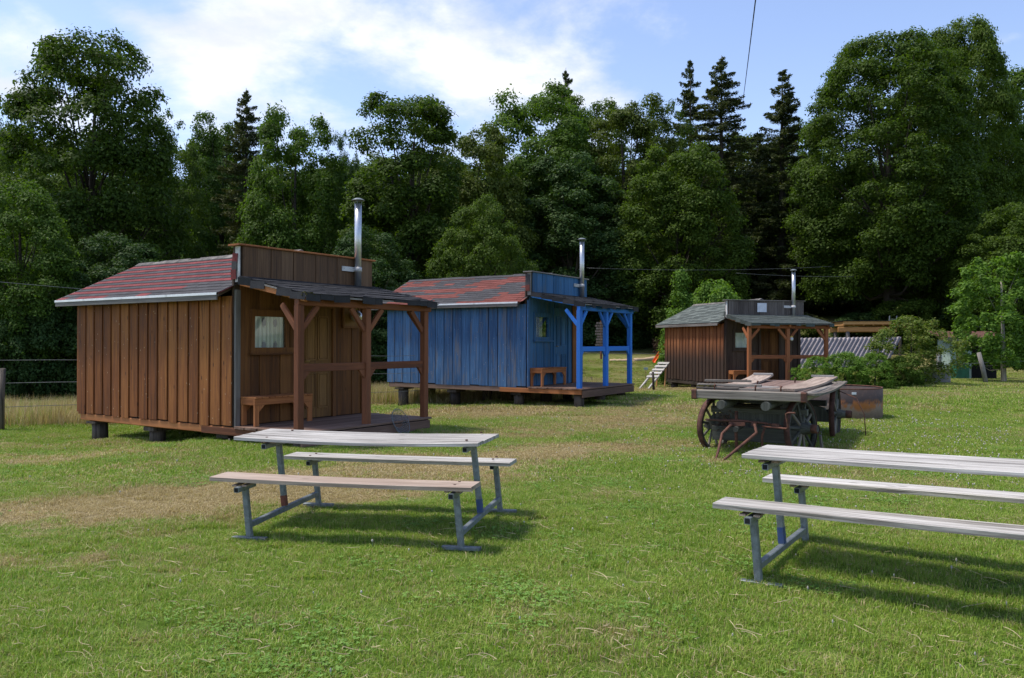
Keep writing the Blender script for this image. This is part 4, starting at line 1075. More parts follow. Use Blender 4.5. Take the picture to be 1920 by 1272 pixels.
def tree(key, px, ytop, hw, d, label, mat='maple', group=None, name=None, rot=None, dz=0.0, cat='tree', bark=None, xscale=None):
    crown, trunk, H, R = CROWNS[key]
    if d > 36 and key in ('mid', 'tall'): hw *= 1.14
    b = at(px, d); topz = 1.65 + (641 - ytop) / 1501.4 * d
    h = topz - b.z - dz; rr = hw / 1501.4 * d
    nmz = name or ('spruce_tree' if 'spruce' in key else 'broadleaf_tree')
    t = empty(nmz, (b.x, b.y, b.z + dz), rot if rot is not None else (px * 1.7 + d) % 6.28)
    t.scale = (rr / R, rr / R, h / H)
    tag(t, label, cat, group)
    for me, nme, mt in ((crown, 'crown', M[mat]), (trunk, 'trunk', M[bark] if bark else M['bark'])):
        o = bpy.data.objects.new(nme, me); COL.objects.link(o); o.parent = t
        if o.material_slots: o.material_slots[0].link = 'OBJECT'; o.material_slots[0].material = mt
    return t
g = 'trees of the wood behind the cabins'
tree('loose', -12, 150, 50, 46, 'dark loosely leaved tree cut by the left edge of the picture', 'maple', g)
tree('leftbig', 165, 60, 165, 34, 'huge domed maple with sky showing through its top, left of the brown cabin', 'maple', g, rot=.6)
tree('round', 40, 330, 125, 27.5, 'low spreading bright green tree in front of the huge maple at the left edge', 'bright', g)
tree('round', 210, 430, 130, 29, 'low leafy tree right behind the brown cabin roof at left', 'bluish', g, rot=2.4)
tree('loose', 318, 198, 70, 44, 'slim dark feathery tree at the right shoulder of the huge left maple', 'maple', g)
tree('tall', 415, 204, 60, 52, 'pale green tree top just left of and behind the dark spruce', 'bright', g)
tree('spruce', 460, 160, 92, 43, 'dark pointed spruce standing alone between broadleaf trees at left', 'needle', g)
tree('mid', 550, 200, 92, 40, 'green tree with two rounded tops between the left spruce and the brown cabin chimney', 'bright', g)
tree('loose', 648, 236, 34, 48, 'thin pale tree peeping up left of the tree behind the brown cabin chimney', 'bluish', g)
tree('tall', 765, 150, 105, 39, 'tall dark maple with dense knobbly top above the brown cabin chimney', 'maple', g, rot=1.2)
tree('round', 690, 420, 115, 33, 'lower leafy tree behind the brown cabin chimney', 'bluish', g, rot=4.0)
tree('round', 905, 360, 95, 33, 'lower leafy tree behind the red roof of the blue cabin', 'maple', g, rot=5.2)
tree('mid', 885, 232, 95, 45, 'yellowish green tree with feathery top in the middle of the wood', 'yellow', g)
tree('mid', 1010, 155, 112, 50, 'broad rounded tree left of the small spruce tip', 'bright', g, rot=.3)
tree('spruce', 1060, 121, 70, 62, 'small dark spruce tip rising over the rounded trees in the middle', 'needle', g)
tree('tall', 1110, 168, 66, 56, 'dark tree top just right of the small spruce tip', 'maple', g, rot=3.3)
tree('tall', 1178, 170, 80, 50, 'tall yellowish green tree above the blue cabin chimney', 'yellow', g, rot=5.9)
tree('mid', 1070, 290, 110, 46, 'dull green tree behind the blue cabin false front', 'bluish', g, rot=2.2)
tree('loose', 1248, 178, 66, 52, 'loosely leaved tree touching the left pair of spruces', 'maple', g, rot=1)
tree('mid', 1270, 265, 95, 44, 'dense dark tree in front of the left pair of spruces', 'maple', g, rot=4.9)
tree('spruce2', 1294, 110, 72, 58, 'slim spruce, left one of the close pair', 'needle', g)
tree('spruce', 1352, 97, 118, 54, 'tallest spruce, right one of the close pair beside the hanging cable', 'needle', g, rot=1.9)
tree('spruce2', 1466, 126, 98, 53, 'spruce with a crooked ragged tip standing right of the tallest spruce', 'needle', g, rot=.5)
tree('spruce', 1420, 240, 75, 58, 'dark lower spruce filling the gap between the tall spruces', 'needle', g, rot=3.0)
tree('loose', 1512, 212, 50, 60, 'small bright tree top between the crooked spruce and the giant right maple', 'bright', g)
tree('giant', 1668, 66, 176, 44, 'giant dense maple filling the right of the picture', 'maple', g, rot=.9, dz=.9)
tree('giant', 1788, 38, 122, 47, 'giant maple whose peaked top is the highest at right', 'maple', g, rot=3.6)
tree('mid', 1930, 126, 105, 50, 'bright green tree cut by the right edge of the picture', 'bright', g)
tree('round', 1905, 370, 120, 38, 'lower dark tree at the right edge behind the young maple', 'maple', g, rot=1.1)
tree('shrub', 1180, 500, 48, 45, 'low tree branches right of the blue cabin chimney', 'bluish', g, name='forest_shrub', cat='shrub')
# the rest of the wood: rows further back and low growth between the trunks
rr_ = random.Random(4)
ORD = ('first', 'second', 'third', 'fourth', 'fifth', 'sixth', 'seventh', 'eighth'); _cnt = {}
def where(px, key):
    for lim, ph in ((150, 'left of the brown cabin'), (430, 'behind the brown cabin roof'), (700, 'behind the brown cabin porch'), (985, 'behind the blue cabin roof'), (1200, 'behind the blue cabin porch'),
                    (1490, 'behind the dark cabin'), (1720, 'behind the corrugated roof'), (9999, 'behind the young maple at right')):
        if px < lim: break
    k = _cnt.get((key, ph), 0); _cnt[(key, ph)] = k + 1
    return ORD[min(k, 7)] + ' dark', ph + ' from the left'

gb = 'dim trees deep in the wood'
for d, n, yt, lab in ((58, 18, 305, '%s tree in the wood %s'), (72, 20, 268, '%s back row tree %s')):
    for i in range(n):
        px = -120 + (i + .5) * (2160 / n) + rr_.uniform(-25, 25)
        if 1490 < px < 1590: continue
        tree(rr_.choice(('mid', 'tall', 'round')), px, yt + rr_.uniform(-22, 30), rr_.uniform(78, 105), d + rr_.uniform(-3, 3), lab % where(px, d), rr_.choice(('maple', 'maple', 'bluish', 'yellow')), gb, rot=rr_.uniform(0, 6))
gu = 'low shrubs along the foot of the wood'
for i in range(34):
    px = -60 + i * 62 + rr_.uniform(-18, 18)
    if 1480 < px < 1600 or 1060 < px < 1290: continue
    d = (26 if px < 300 else 36 if px < 1000 else 46 if px < 1480 else 41) + rr_.uniform(-1.5, 2.5)
    tree('shrub', px, (560 if px > 1480 else 575) + rr_.uniform(-40, 30), rr_.uniform(52, 75), d, '%s edge shrub %s' % where(px, 's'), rr_.choice(('maple', 'bluish')), gu, name='forest_shrub', cat='shrub')
for i in range(14):
    px = -40 + i * 150 + rr_.uniform(-40, 40)
    if 1480 < px < 1600: continue
    tree('shrub', px, 540 + rr_.uniform(-20, 20), rr_.uniform(60, 80), 62 + rr_.uniform(-2, 3), '%s inner shrub %s' % where(px, 'r'), 'bluish', gu, name='forest_shrub', cat='shrub')

# garden bushes and young trees
tree('conebush', 1276, 500, 50, 34, 'bright green bush with pointed tops behind the left end of the dark cabin', 'young', name='bush', cat='bush')
tree('shrub', 1345, 520, 76, 35, 'rounded light green bush behind the roof of the dark cabin', 'young', name='bush', cat='bush', rot=2)
tree('young', 1882, 470, 90, 27.5, 'young maple with slanting pale trunk right of the garden shed', 'young', name='young_maple', rot=1.3, bark='bark_pale')
tree('roundbush', 1708, 586, 74, 25.5, 'round loose bush with reddish shoots in front of the garden shed', 'reddish', name='bush', cat='bush', rot=4.4)
gr = 'raspberry bushes beside the dark cabin'
for px, yt, hw, lab in ((1530, 668, 38, 'leftmost low leafy bush, seen through the porch of the dark cabin'), (1585, 660, 42, 'low dark green leafy bush behind the rusty ring'), (1640, 662, 42, 'low leafy bush under the left side of the round loose bush'),
                        (1690, 668, 40, 'low leafy bush under the middle of the round loose bush')):
    tree('roundbush' if px in (1530, 1640) else 'shrub', px, yt - 4, hw, 25.0, lab, 'young' if px != 1690 else 'bright', gr, name='bush', cat='bush')

# ------------------------------------------------------------------ fences, cables, posts
def cable(name, label, a, b, r, mat, sag=0.0, n=12):
    a = Vector(a); b = Vector(b); pts = [a.lerp(b, i / n) - Vector((0, 0, sag * 4 * (i / n) * (1 - i / n))) for i in range(n + 1)]
    return tag(MB().tube(pts, r, 5).put(name, mat), label, 'cable')
def up(px, py, d): return ((px - 960) / 1501.4 * d, d, 1.65 + (641 - py) / 1501.4 * d)
cable('overhead_cable', 'dark cable crossing the blue sky down behind the tallest spruce', up(1430, -120, 12), up(1390, 205, 56), .014, M['cable'], .1)
cable('overhead_cable', 'thin cable sagging across the left edge above the brown cabin eave', up(-60, 526, 20), up(300, 556, 24), .007, M['wire'])
cable('overhead_cable', 'thin upper cable before the dark wood right of the blue cabin chimney', up(1100, 502, 32), up(1560, 498, 36), .005, M['wire'], .12)
cable('overhead_cable', 'thin lower cable passing the dark cabin chimney in front of the wood', up(1380, 511, 33), up(1600, 517, 36), .005, M['wire'], .05)
fe = empty('wire_fence', (-10.45, 16.4, gz(-10.45, 16.4))); tag(fe, 'post and wire fence running behind the brown cabin', 'fence')
o = Vector(fe.location); A = Vector((-10.45, 16.4)); B = Vector((1.2, 24.6))
for k in range(-1, 5):
    p = A.lerp(B, k / 4); z = gz(p.x, p.y)
    MB().tube([Vector((p.x, p.y, z - .3)) - o, Vector((p.x, p.y, z + .6)) - o, Vector((p.x + .03, p.y, z + 1.25)) - o], [.06, .058, .05], 9).put('fence_post', M['pier'], fe)
for h in (.44, .93, 1.40):
    pts = []
    for k in range(-4, 17):
        p = A.lerp(B, k / 16); pts.append(Vector((p.x, p.y, gz(p.x, p.y) * .8 + h - .02)) - o)
    MB().tube(pts, .006, 5).put('wire', M['wire'], fe)
def post(px, d, h, lean, label, r=.06, mat='greyboard'):
    b = at(px, d); return tag(MB().tube([b + Vector((0, 0, -.15)), b + Vector((lean * .5, 0, h * .5)), b + Vector((lean, 0, h))], [r, r * .95, r * .85], 9).put('fence_post', M[mat]), label, 'post')
post(1850, 26.3, .98, -.26, 'leaning grey fence post on the lawn at the right', .075)
post(1226, 27.5, .66, -.03, 'short dark stake beside the wooden ramp left of the dark cabin', .045, 'pier')
post(1112, 27.5, .45, -.06, 'short leaning stake in the meadow seen through the blue porch', .04, 'pier')
cable('garden_wire', 'bluish garden wire running past the leaning grey post', up(1640, 688, 26.4), up(2000, 671, 26.2), .007, M['wire'])
cable('garden_wire', 'low thin wire across the foot of the meadow behind the blue porch', up(1090, 661, 33), up(1300, 664, 33), .006, M['wire'])

# ------------------------------------------------------------------ garden corner at the right
def shed_roof():
    t = empty('corrugated_roof', up(1585, 640, 33)); tag(t, 'low sloping roof of mauve corrugated sheet behind the dark cabin porch', 'roof'); o = Vector(t.location)
    e0 = Vector(up(1492, 633, 33)); e1 = Vector(up(1690, 630, 34.6)); drop = Vector((-1.05, -.85, -1.25))
    along = e1 - e0; L = along.length; n = int(L / .18)
    upn = along.cross(drop).normalized(); upn = upn if upn.z > 0 else -upn
    sheets = 5; ribs = 5
    for s in range(sheets):
        vs = []; fs = []; m = 5
        for i in range(m * 8 + 1):
            q = (s + i / (m * 8)) / sheets; hgt = (.0, .045, .055, .055, .045, .0, -.012, -.012)[i % 8] + .006 * (s % 2)
            for k in (0, 1): vs.append(e0 + along * q + drop * k + upn * hgt - o)
        for i in range(m * 8): fs.append((2 * i, 2 * i + 2, 2 * i + 3, 2 * i + 1))
        mb = MB(); mb.add(vs, fs); mb.put('corrugated_sheet', M['corr'], t)
    for q in (0, .5, 1): beam('post', e0 + along * q + Vector((0, .12, -1.6)) - o, e0 + along * q + Vector((0, .12, -.05)) - o, .1, .1, M['pier'], t)
shed_roof()
def platform():
    b = at(1618, 41); t = empty('timber_platform', b, R_(-8)); tag(t, 'unfinished carport frame of fresh orange lumber with a dark flat roof', 'carport')
    zt = 1.65 + (641 - 604) / 1501.4 * 41 - b.z; m = M['lumber']
    MB().box((.15, -.9, zt + .045), (3.5, 3.0, .025)).put('roof_sheet', M['sh_dk'], t)
    beam('edge_board', (-1.55, -2.3, zt - .05), (.9, -2.3, zt - .05), .05, .16, M['lumber'], t)
    beam('main_beam', (-1.75, -2.1, zt - .36), (.95, -2.1, zt - .36), .14, .24, m, t)
    beam('main_beam', (-1.6, .2, zt - .36), (1.8, .2, zt - .36), .14, .24, m, t)
    for x in (-1.5, -1.05, -.6, -.15, .3, .75, 1.2, 1.65): beam('joist', (x, -2.26, zt - .08), (x, .45, zt - .08), .06, .20, m, t)
    beam('edge_board', (.92, -2.32, zt - .10), (1.95, -.6, zt - .16), .05, .32, m, t)
    for x, y in ((-1.3, -2.1), (.35, -2.1), (-1.3, .2), (1.5, .2)): MB().tube([(x, y, -.3), (x, y, zt - .48)], .10, 10).put('post', M['greyboard'], t)
    l = empty('ladder', at(1673, 40.2, zt + b.z - .1)); tag(l, 'grey ladder end sticking up over the orange carport roof', 'ladder')
    for s, q in ((-.14, -.22), (.14, .06)): pass
    beam('rail', (-.22, 0, -.5), (-.08, .1, .45), .05, .03, M['galv'], l); beam('rail', (.14, 0, -.5), (.28, .1, .45), .05, .03, M['galv'], l)
    for z in (-.2, .05, .27): beam('rung', (-.16 + z * .15, .05, z), (.20 + z * .15, .05, z), .03, .03, M['galv'], l)
platform()
def shed():
    b = at(1812, 32); t = empty('garden_shed', b, R_(-12)); tag(t, 'small mint green garden shed with rusty brown roof behind the bushes', 'shed')
    zt = 1.65 + (641 - 628) / 1501.4 * 32 - b.z
    wall = MB().box((-.45, 0, zt / 2 - .1), (.75, 1.6, zt - .1)).put('wall', M['mint'], t)
    MB().box((.45, .25, zt / 2 - .1), (1.05, 1.2, zt - .1)).put('dark_opening', M['black'], t)
    MB().prism([(-1.0, zt - .12), (1.0, zt + .20), (1.0, zt + .14), (-1.0, zt - .18)], 0, -1.1, 1.35).put('roof', M['rust'], t)
    beam('roof_edge', (-1.1, -1.02, zt - .12), (1.3, -1.02, zt - .16), .04, .14, M['greyboard'], t)
    beam('roof_pole', (-.35, -.9, zt + .44), (1.1, -.6, zt + .20), .04, .04, M['cable'], t)
    g_ = tag(MB().box((0, 0, .28), (.52, .4, .56), ch=.02).put('green_box', M['green'], None, Matrix.Translation(at(1800, 30.8)) ), 'dark green plastic box standing before the garden shed', 'box')
    MB().box((0, 0, .585), (.56, .44, .04), ch=.02).put('lid', M['green'], g_)
    s = empty('notice_post', at(1760, 29.5)); tag(s, 'grey post with white and black notices beside the mint green shed', 'sign')
    beam('post', (0, 0, -.1), (0, 0, 1.02), .16, .10, M['greyboard'], s); MB().box((.02, -.06, .78), (.16, .015, .18)).put('notice', M['white_flat'], s); MB().box((.02, -.06, .58), (.16, .015, .12)).put('notice', M['black'], s)
    MB().box((.02, -.071, .80), (.09, .006, .05)).put('notice_print', M['greyboard'], s)
    k = tag(MB().box((0, 0, .20), (.82, .5, .5), ch=.02).put('concrete_block', M['concrete'], None, Matrix.Translation(at(1752, 26.2)) @ Matrix.Rotation(R_(-5), 4, 'Z')), 'grey concrete block at the foot of the round loose bush', 'block')
shed()
# ------------------------------------------------------------------ things in the meadow between the blue and the dark cabin
def meadow_things():
    b = at(1232, 40); rq = random.Random(8)
    for (a, c, lab, r) in ((up(1188, 666, 39), up(1246, 668, 40), 'pale peeled log lying in the meadow left of the dark cabin', .11), (up(1143, 660, 39), up(1180, 662, 39), 'short pale log lying in the meadow behind the blue porch', .09)):
        n = 8; a = Vector(a); c = Vector(c); a.z = gz(a.x, a.y) + r * .7; c.z = gz(c.x, c.y) + r * .7
        Rm = (c - a).to_track_quat('Z', 'Y').to_matrix().to_4x4(); Rm.translation = a; Ln = (c - a).length
        tag(MB().tube([(rq.uniform(-.015, .015), rq.uniform(-.015, .015), Ln * i / n) for i in range(n + 1)], [r * rq.uniform(.85, 1.05) for _ in range(n + 1)], 10).put('log', M['logwood'], None, Rm), lab, 'log')
    # bundle of brushwood / round bale
    p = at(1247, 42); m = MB()
    for k in range(420):
        a = rq.uniform(0, 6.28); r = .40 * math.sqrt(rq.uniform(.05, 1)); x = rq.uniform(-.45, .6)
        c = Vector((p.x + x, p.y + r * math.cos(a), p.z + .40 + r * math.sin(a))); d = Vector((rq.uniform(.1, .25), rq.gauss(0, .12), rq.gauss(0, .12)))
        m.tube([c - d, c + d], .022, 3, cap=False)
    tag(m.put('brushwood_bale', M['twig']), 'brown round bale of brushwood in the meadow left of the dark cabin roof', 'bale')
    # orange slide chute
    a = Vector(up(1227, 680, 34)); c = Vector(up(1262, 630, 36)); d = (c - a).normalized(); sd_ = d.cross(Vector((0, 0, 1))).normalized(); un = sd_.cross(d)
    sec = [(-.085, .10), (-.06, .0), (.06, .0), (.085, .10), (.07, .105), (.05, .02), (-.05, .02), (-.07, .105)]
    vs = [a + sd_ * u + un * v for u, v in sec] + [c + sd_ * u + un * v for u, v in sec]
    mb = MB(); n = 8; mb.add(vs, [(i, (i + 1) % n, n + (i + 1) % n, n + i) for i in range(n)] + [tuple(range(n - 1, -1, -1)), tuple(range(n, 2 * n))])
    t = empty('slide', (a.x, a.y, gz(a.x, a.y))); mb.v = [tuple(Vector(v) - t.location) for v in mb.v]
    tag(t, 'bright orange plastic slide chute left of the dark cabin', 'slide'); mb.put('chute', M['orangeplastic'], t)
    for f in (.35, .9):
        q = a.lerp(c, f) - t.location; MB().tube([(q.x, q.y, -.2), q], .04, 6).put('support', M['pier'], t)
    # plank ramp with cleats
    a = at(1207, 28.6); c = Vector(up(1246, 680, 31)); t = empty('plank_ramp', a); tag(t, 'wooden plank ramp with cross boards leaning up left of the dark cabin', 'ramp')
    v = c - a; s = v.cross(Vector((0, 0, 1))).normalized() * .16
    for q in (-1, 1): beam('rail', s * q, v + s * q, .06, .06, M['greyed'], t)
    for k in range(5):
        q = v * (.42 + k * .13); beam('tread', q - s * 1.4 + Vector((0, 0, .05)), q + s * 1.4 + Vector((0, 0, .05)), .20, .03, M['greyed'], t, ref=v.cross(s))
    for q in (-1, 1): beam('support', Vector((v.x * .8, v.y * .8, 0)) + s * q, v * .86 + s * q, .05, .05, M['lumber'], t)
    # little green sign on a stake
    a = at(1211, 30.5); t = empty('stake_sign', a); tag(t, 'tiny green and white sign on a thin stake in the meadow', 'sign'); MB().tube([(0, 0, -.1), (0, 0, .95)], .010, 5).put('stake', M['rust'], t); MB().box((0, -.02, .88), (.16, .01, .09)).put('plate', M['mint'], t)
    # post hung with many pointed boards
    b = Vector(up(1127, 601, 40)); g0 = gz(b.x, b.y); t = empty('signpost', (b.x, b.y, g0)); tag(t, 'wooden signpost stacked with many short pointed boards at the wood edge', 'signpost'); H = b.z - g0
    beam('post', (0, 0, -.1), (0, 0, H), .08, .08, M['post'], t)
    for k in range(9):
        z = H - .12 - k * .135; L = rq.uniform(.20, .30); off = rq.uniform(-.05, .05); MB().prism([(off - L, z - .05), (off + L - .06, z - .05), (off + L, z), (off + L - .06, z + .05), (off - L, z + .05)], 1, -.065, -.04).put('pointed_board', M['greyed2'], t)
    # distant table with a bundle, and a green bag
    p = at(1222, 52); t = empty('distant_table', p); tag(t, 'distant wooden table in the shade at the wood edge', 'table')
    beam('table_top', (-.55, 0, .62), (1.0, 0, .60), .6, .05, M['greyed2'], t)
    for x in (-.4, .85): beam('leg', (x, 0, -.1), (x, 0, .58), .5, .06, M['pier'], t)
    beam('seat', (-.1, -.6, .32), (1.1, -.6, .32), .25, .05, M['lumber'], t)
    for x in (0, .95): beam('leg', (x, -.6, -.1), (x, -.6, .30), .2, .05, M['pier'], t)
    t = empty('folding_chair', at(1208, 51.0)); tag(t, 'white folding chair at the left end of the distant table', 'chair')
    MB().lathe([(.01, .78), (.20, .74), (.26, .60), (.20, .48), (.01, .46)], 10).put('seat', M['poster'], t)
    for x in (-.22, .22): MB().tube([(x, 0, -.05), (x * .6, 0, .55)], .03, 5).put('leg', M['poster'], t)
    tag(MB().lathe([(.01, .66), (.18, .62), (.30, .42), (.34, .1), (.30, -.05)], 12).put('green_sack', M['green'], None, Matrix.Translation(at(1197, 51.5))), 'dark green sack standing left of the white folding chair', 'sack')
meadow_things()

# ------------------------------------------------------------------ grass
def blades(rng, n, size, w, h0, h1, lean, broad=0, seed_heads=False):
    px = rng.uniform(-size / 2, size / 2, n); py = rng.uniform(-size / 2, size / 2, n)
    # tufts
    k = max(8, n // 14); cx = rng.uniform(-size / 2, size / 2, k); cy = rng.uniform(-size / 2, size / 2, k); a = rng.integers(0, k, n)
    m = rng.uniform(size=n) < .6
    px = np.where(m, cx[a] + rng.normal(size=n) * size * .035, px); py = np.where(m, cy[a] + rng.normal(size=n) * size * .035, py)
    h = rng.uniform(h0, h1, n); az = rng.uniform(0, 6.283, n); ln = np.abs(rng.normal(size=n)) * lean
    dx, dy = np.cos(az), np.sin(az); sx, sy = -dy, dx
    W = w * rng.uniform(.6, 1.3, n) * .5
    def pt(s, f, wf):
        bx = px + dx * ln * h * f * f; by = py + dy * ln * h * f * f; bz = h * f * (1 - .25 * np.minimum(ln, 1.6) * f)
        return np.stack([bx + sx * W * wf * s, by + sy * W * wf * s, bz - .01 * (f == 0)], 1)
    V = np.stack([pt(-1, 0, 1), pt(1, 0, 1), pt(1, .55, .8), pt(0, 1, 0), pt(-1, .55, .8)], 1).reshape(-1, 3)
    V = V.reshape(-1, 5, 3); idx = np.arange(n)[:, None] * 5
    quads = np.concatenate([idx + 0, idx + 1, idx + 2, idx + 4], 1); tri = np.concatenate([idx + 4, idx + 2, idx + 3, idx + 3], 1)
    V = V.reshape(-1, 3)
    me = bpy.data.meshes.new('blades')
    me.vertices.add(len(V)); me.vertices.foreach_set('co', V.astype(np.float32).ravel())
    T3 = tri[:, :3]; loops = np.concatenate([quads.ravel(), T3.ravel()]).astype(np.int32)
    me.loops.add(len(loops)); me.loops.foreach_set('vertex_index', loops)
    me.polygons.add(2 * n); st = np.concatenate([np.arange(n) * 4, n * 4 + np.arange(n) * 3]).astype(np.int32)
    me.polygons.foreach_set('loop_start', st); me.polygons.foreach_set('loop_total', np.concatenate([np.full(n, 4), np.full(n, 3)]).astype(np.int32))
    me.update(calc_edges=True); return me
def clover_leaves(rng, me_n, size):
    V = []; F = []
    for i in range(me_n):
        x, y = rng.uniform(-size / 2, size / 2, 2); z = rng.uniform(.015, .035); r = rng.uniform(.006, .010)
        for k in range(3):
            a = k * 2.094 + rng.uniform(0, .5); c = np.array([x + r * math.cos(a), y + r * math.sin(a), z]); o = len(V)
            tx = np.array([math.cos(a), math.sin(a), rng.uniform(-.2, .4)]) * r; ty = np.array([-math.sin(a), math.cos(a), rng.uniform(-.3, .3)]) * r * .8
            V += [c - tx, c + ty, c + tx, c - ty]; F.append((o, o + 1, o + 2, o + 3))
    return V, F
DRY = [(-3.3, 7.7, 32, 2.3, .62), (-1.6, 8.2, 10, 1.7, .75), (-4.4, 6.9, 25, 1.3, .45), (-1.4, 9.6, 28, 2.6, .8), (.8, 11.4, 12, 1.8, .75), (-7.6, 11.2, 15, 2.8, .8)]
def dryness(x, y):
    v = np.zeros(len(x))
    for (a, b, g_, rx, ry) in DRY:
        c, s = math.cos(R_(g_)), math.sin(R_(g_)); u = ((x - a) * c + (y - b) * s) / rx; w_ = (-(x - a) * s + (y - b) * c) / ry
        v = np.maximum(v, 1 - sstep((np.hypot(u, w_) - .4) / .9))
    return v
def scatter(name, label_kind, sources, X, Y, sc_xy, sc_z, rng, zoff=0.0):
    n = len(X); Z = G(X, Y) + zoff
    me = bpy.data.meshes.new(name); me.vertices.add(n); me.vertices.foreach_set('co', np.stack([X, Y, Z], 1).astype(np.float32).ravel())
    a = me.attributes.new('rot', 'FLOAT_VECTOR', 'POINT'); rv = np.zeros((n, 3), np.float32); rv[:, 2] = rng.uniform(0, 6.283, n); a.data.foreach_set('vector', rv.ravel())
    a = me.attributes.new('scl', 'FLOAT_VECTOR', 'POINT'); sv = np.stack([sc_xy * np.ones(n), sc_xy * np.ones(n), sc_z * np.ones(n)], 1).astype(np.float32); a.data.foreach_set('vector', sv.ravel())
    a = me.attributes.new('pick', 'INT', 'POINT'); a.data.foreach_set('value', rng.integers(0, len(sources), n).astype(np.int32))
    o = put(me, name); tag(o, kind='stuff')
    ng = bpy.data.node_groups.new(name + '_scatter', 'GeometryNodeTree')
    ng.interface.new_socket('Geometry', in_out='INPUT', socket_type='NodeSocketGeometry'); ng.interface.new_socket('Geometry', in_out='OUTPUT', socket_type='NodeSocketGeometry')
    gi = ng.nodes.new('NodeGroupInput'); go = ng.nodes.new('NodeGroupOutput'); ins = ng.nodes.new('GeometryNodeInstanceOnPoints'); jn = ng.nodes.new('GeometryNodeJoinGeometry')
    L = ng.links.new
    for s in reversed(sources):
        oi = ng.nodes.new('GeometryNodeObjectInfo'); oi.inputs['Object'].default_value = s; oi.inputs['As Instance'].default_value = True; L(oi.outputs['Geometry'], jn.inputs[0])
    def attr(nme, typ):
        nd = ng.nodes.new('GeometryNodeInputNamedAttribute'); nd.data_type = typ; nd.inputs['Name'].default_value = nme; return nd.outputs['Attribute']
    L(gi.outputs[0], ins.inputs['Points']); L(jn.outputs[0], ins.inputs['Instance']); ins.inputs['Pick Instance'].default_value = True
    L(attr('pick', 'INT'), ins.inputs['Instance Index']); L(attr('rot', 'FLOAT_VECTOR'), ins.inputs['Rotation']); L(attr('scl', 'FLOAT_VECTOR'), ins.inputs['Scale'])
    L(ins.outputs[0], go.inputs[0])
    md = o.modifiers.new('scatter', 'NODES'); md.node_group = ng
    return o
def src(name, me, mat):
    me.materials.clear(); me.materials.append(mat); return bpy.data.objects.new(name, me)
rng = np.random.default_rng(2)
def grid_pts(y0, y1, s, f=.68, m=.6):
    ys = np.arange(y0, y1, s); X = []; Y = []
    for y in ys:
        xm = y * f + m; xs = np.arange(-xm, xm, s); X.append(xs); Y.append(np.full(len(xs), y))
    X = np.concatenate(X); Y = np.concatenate(Y); return X + rng.uniform(-.4, .4, len(X)) * s, Y + rng.uniform(-.4, .4, len(X)) * s
S_ = [src('blades', blades(rng, 1900, .5, .0038, .014, .042, 1.0), M['grass']) for _ in range(3)]
X, Y = grid_pts(3.0, 9.0, .34); dr = dryness(X, Y)
scatter('lawn_grass', '', S_, X, Y, rng.uniform(.9, 1.15, len(X)), rng.uniform(.75, 1.25, len(X)) * (1 - .45 * dr), rng)
S_ = [src('blades', blades(rng, 2200, .9, .007, .018, .048, .85), M['grass']) for _ in range(3)]
X, Y = grid_pts(8.9, 18, .55); dr = dryness(X, Y)
scatter('lawn_grass', '', S_, X, Y, rng.uniform(.9, 1.15, len(X)), rng.uniform(.7, 1.25, len(X)) * (1 - .45 * dr), rng)
S_ = [src('blades', blades(rng, 3000, 1.8, .013, .02, .055, .8), M['grass']) for _ in range(2)]
X, Y = grid_pts(17.8, 40, 1.15)
k = ~((Y > 29) & (X < -6)); X, Y = X[k], Y[k]
scatter('lawn_grass', '', S_, X, Y, rng.uniform(.9, 1.15, len(X)), rng.uniform(.7, 1.3, len(X)), rng)
# uncut grass behind the brown and the blue cabin
S_ = [src('tall_blades', blades(rng, 420, 1.0, .008, .28, .62, .35), M['tallgrass']) for _ in range(3)]
X, Y = grid_pts(15.5, 29, .6)
lim = np.where(X < -5, 17.0 + (X + 9) * .12, 17.0 + (X + 5) * .95)
k = (Y > lim + rng.uniform(-.3, .5, len(X))) & (X < 3.5) & ~((X < -5) & (Y > 21)) & ~((X > -4.6) & (X < 1.5) & (Y < 23.2 - (X + 4) * .35))
X, Y = X[k], Y[k]
scatter('uncut_grass', '', S_, X, Y, rng.uniform(.8, 1.2, len(X)), rng.uniform(.55, 1.1, len(X)), rng)
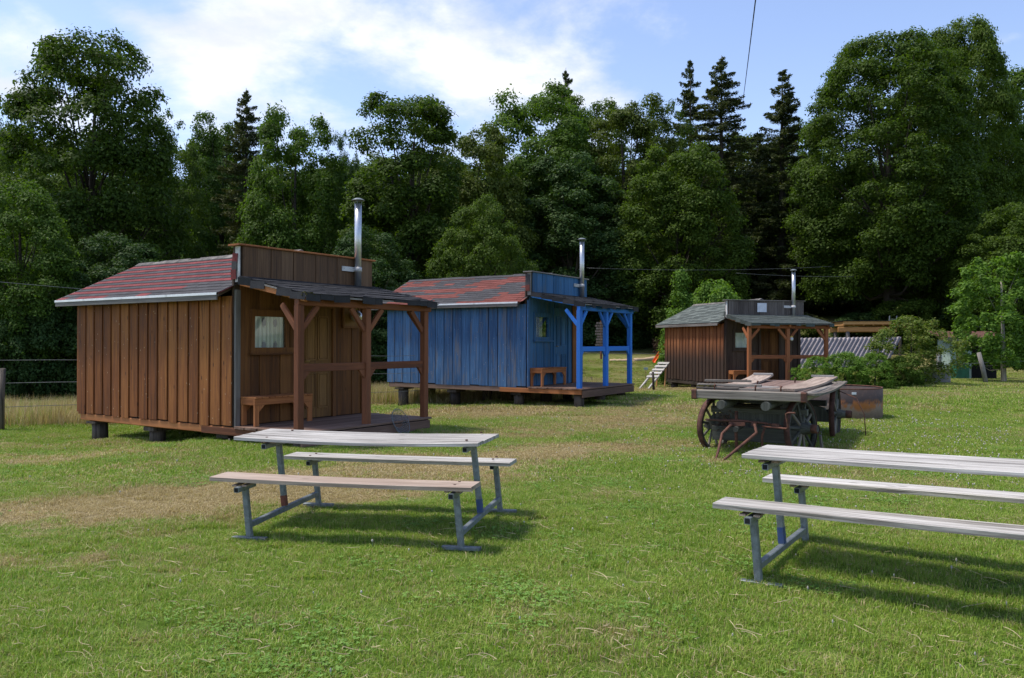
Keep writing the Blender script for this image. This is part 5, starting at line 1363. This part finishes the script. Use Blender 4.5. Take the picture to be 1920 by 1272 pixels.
# broad leaved weeds and clover foliage in loose patches
S_ = []
for q in range(3):
    V_, F_ = clover_leaves(rng, 42, .34); V_ = np.array(V_); V_[:, :2] *= 1.0
    S_.append(src('weed_leaves', mesh_np('weed_leaves', V_, np.array(F_), M['weed']), M['weed']))
Yw = rng.uniform(3.2, 15, 5200); Xw = rng.uniform(-.68, .68, 5200) * Yw
k = (np.sin(Xw * 1.9 + 2.2 * np.sin(Yw * 1.1)) * np.sin(Yw * 2.3 + Xw) > .30) & (rng.uniform(size=len(Xw)) < .42 * (Yw / 13)) & (dryness(Xw, Yw) < .5)
Xw, Yw = Xw[k], Yw[k]
scatter('weeds', '', S_, Xw, Yw, rng.uniform(.6, 1.3, len(Xw)), rng.uniform(.9, 1.5, len(Xw)), rng)
# clover heads
m = MB(); m.lathe([(.0005, .050), (.006, .047), (.0085, .040), (.006, .033), (.0005, .031)], 6); m.tube([(0, 0, 0), (0, 0, .035)], .0012, 3, cap=False)
S_ = [src('clover_head', m.mesh('clover_head', M['clover']), M['clover'])]
Yc = rng.uniform(3.2, 26, 14000); Xc = rng.uniform(-.68, .68, 14000) * Yc
dens = .02 + .75 * np.exp(-(((Xc - 6.0) / 3.2) ** 2 + ((Yc - 11.5) / 4.5) ** 2)) + .03 * (Xc > .5) * (Yc < 7)
dens *= .35 + 1.1 * (np.sin(Xc * 2.3 + 1) * np.sin(Yc * 2.9) > -.1)
k = rng.uniform(size=len(Xc)) < dens * (Yc / 14 + .1); Xc, Yc = Xc[k], Yc[k]
scatter('clover_flowers', '', S_, Xc, Yc, rng.uniform(.45, .85, len(Xc)) * (.55 + .09 * Yc), rng.uniform(.7, 1.3, len(Xc)), rng)
# dry straw lying on the lawn
def straw():
    n = 3400; m = MB(); rq = random.Random(9); vs = []; fs = []
    for i in range(n):
        y = 3.3 + 11 * rq.random() ** 1.25; x = rq.uniform(-.68, .68) * y
        if rq.random() > .35 + .65 * (0.5 + .5 * math.sin(x * 1.7 + 2) * math.sin(y * 2.1)): continue
        z = gz(x, y) + rq.uniform(.018, .045); a = rq.gauss(0, .8); L = rq.uniform(.02, .06) + .12 * rq.random() ** 3; c = rq.gauss(0, 1.2); w_ = rq.uniform(.0006, .0013); seg = 5; o = len(vs); k = .0
        for s in range(seg + 1):
            f = s / seg; zz = z + .008 * math.sin(f * 3 + i) - .01 * f
            vs += [(x - math.sin(a) * w_, y + math.cos(a) * w_, zz + w_), (x + math.sin(a) * w_, y - math.cos(a) * w_, zz - w_)]
            x += math.cos(a) * L / seg; y += math.sin(a) * L / seg; a += c / seg
        for s in range(seg): q = o + 2 * s; fs.append((q, q + 1, q + 3, q + 2))
    m.add(vs, fs); tag(m.put('dry_straw', M['straw']), kind='stuff')
straw()
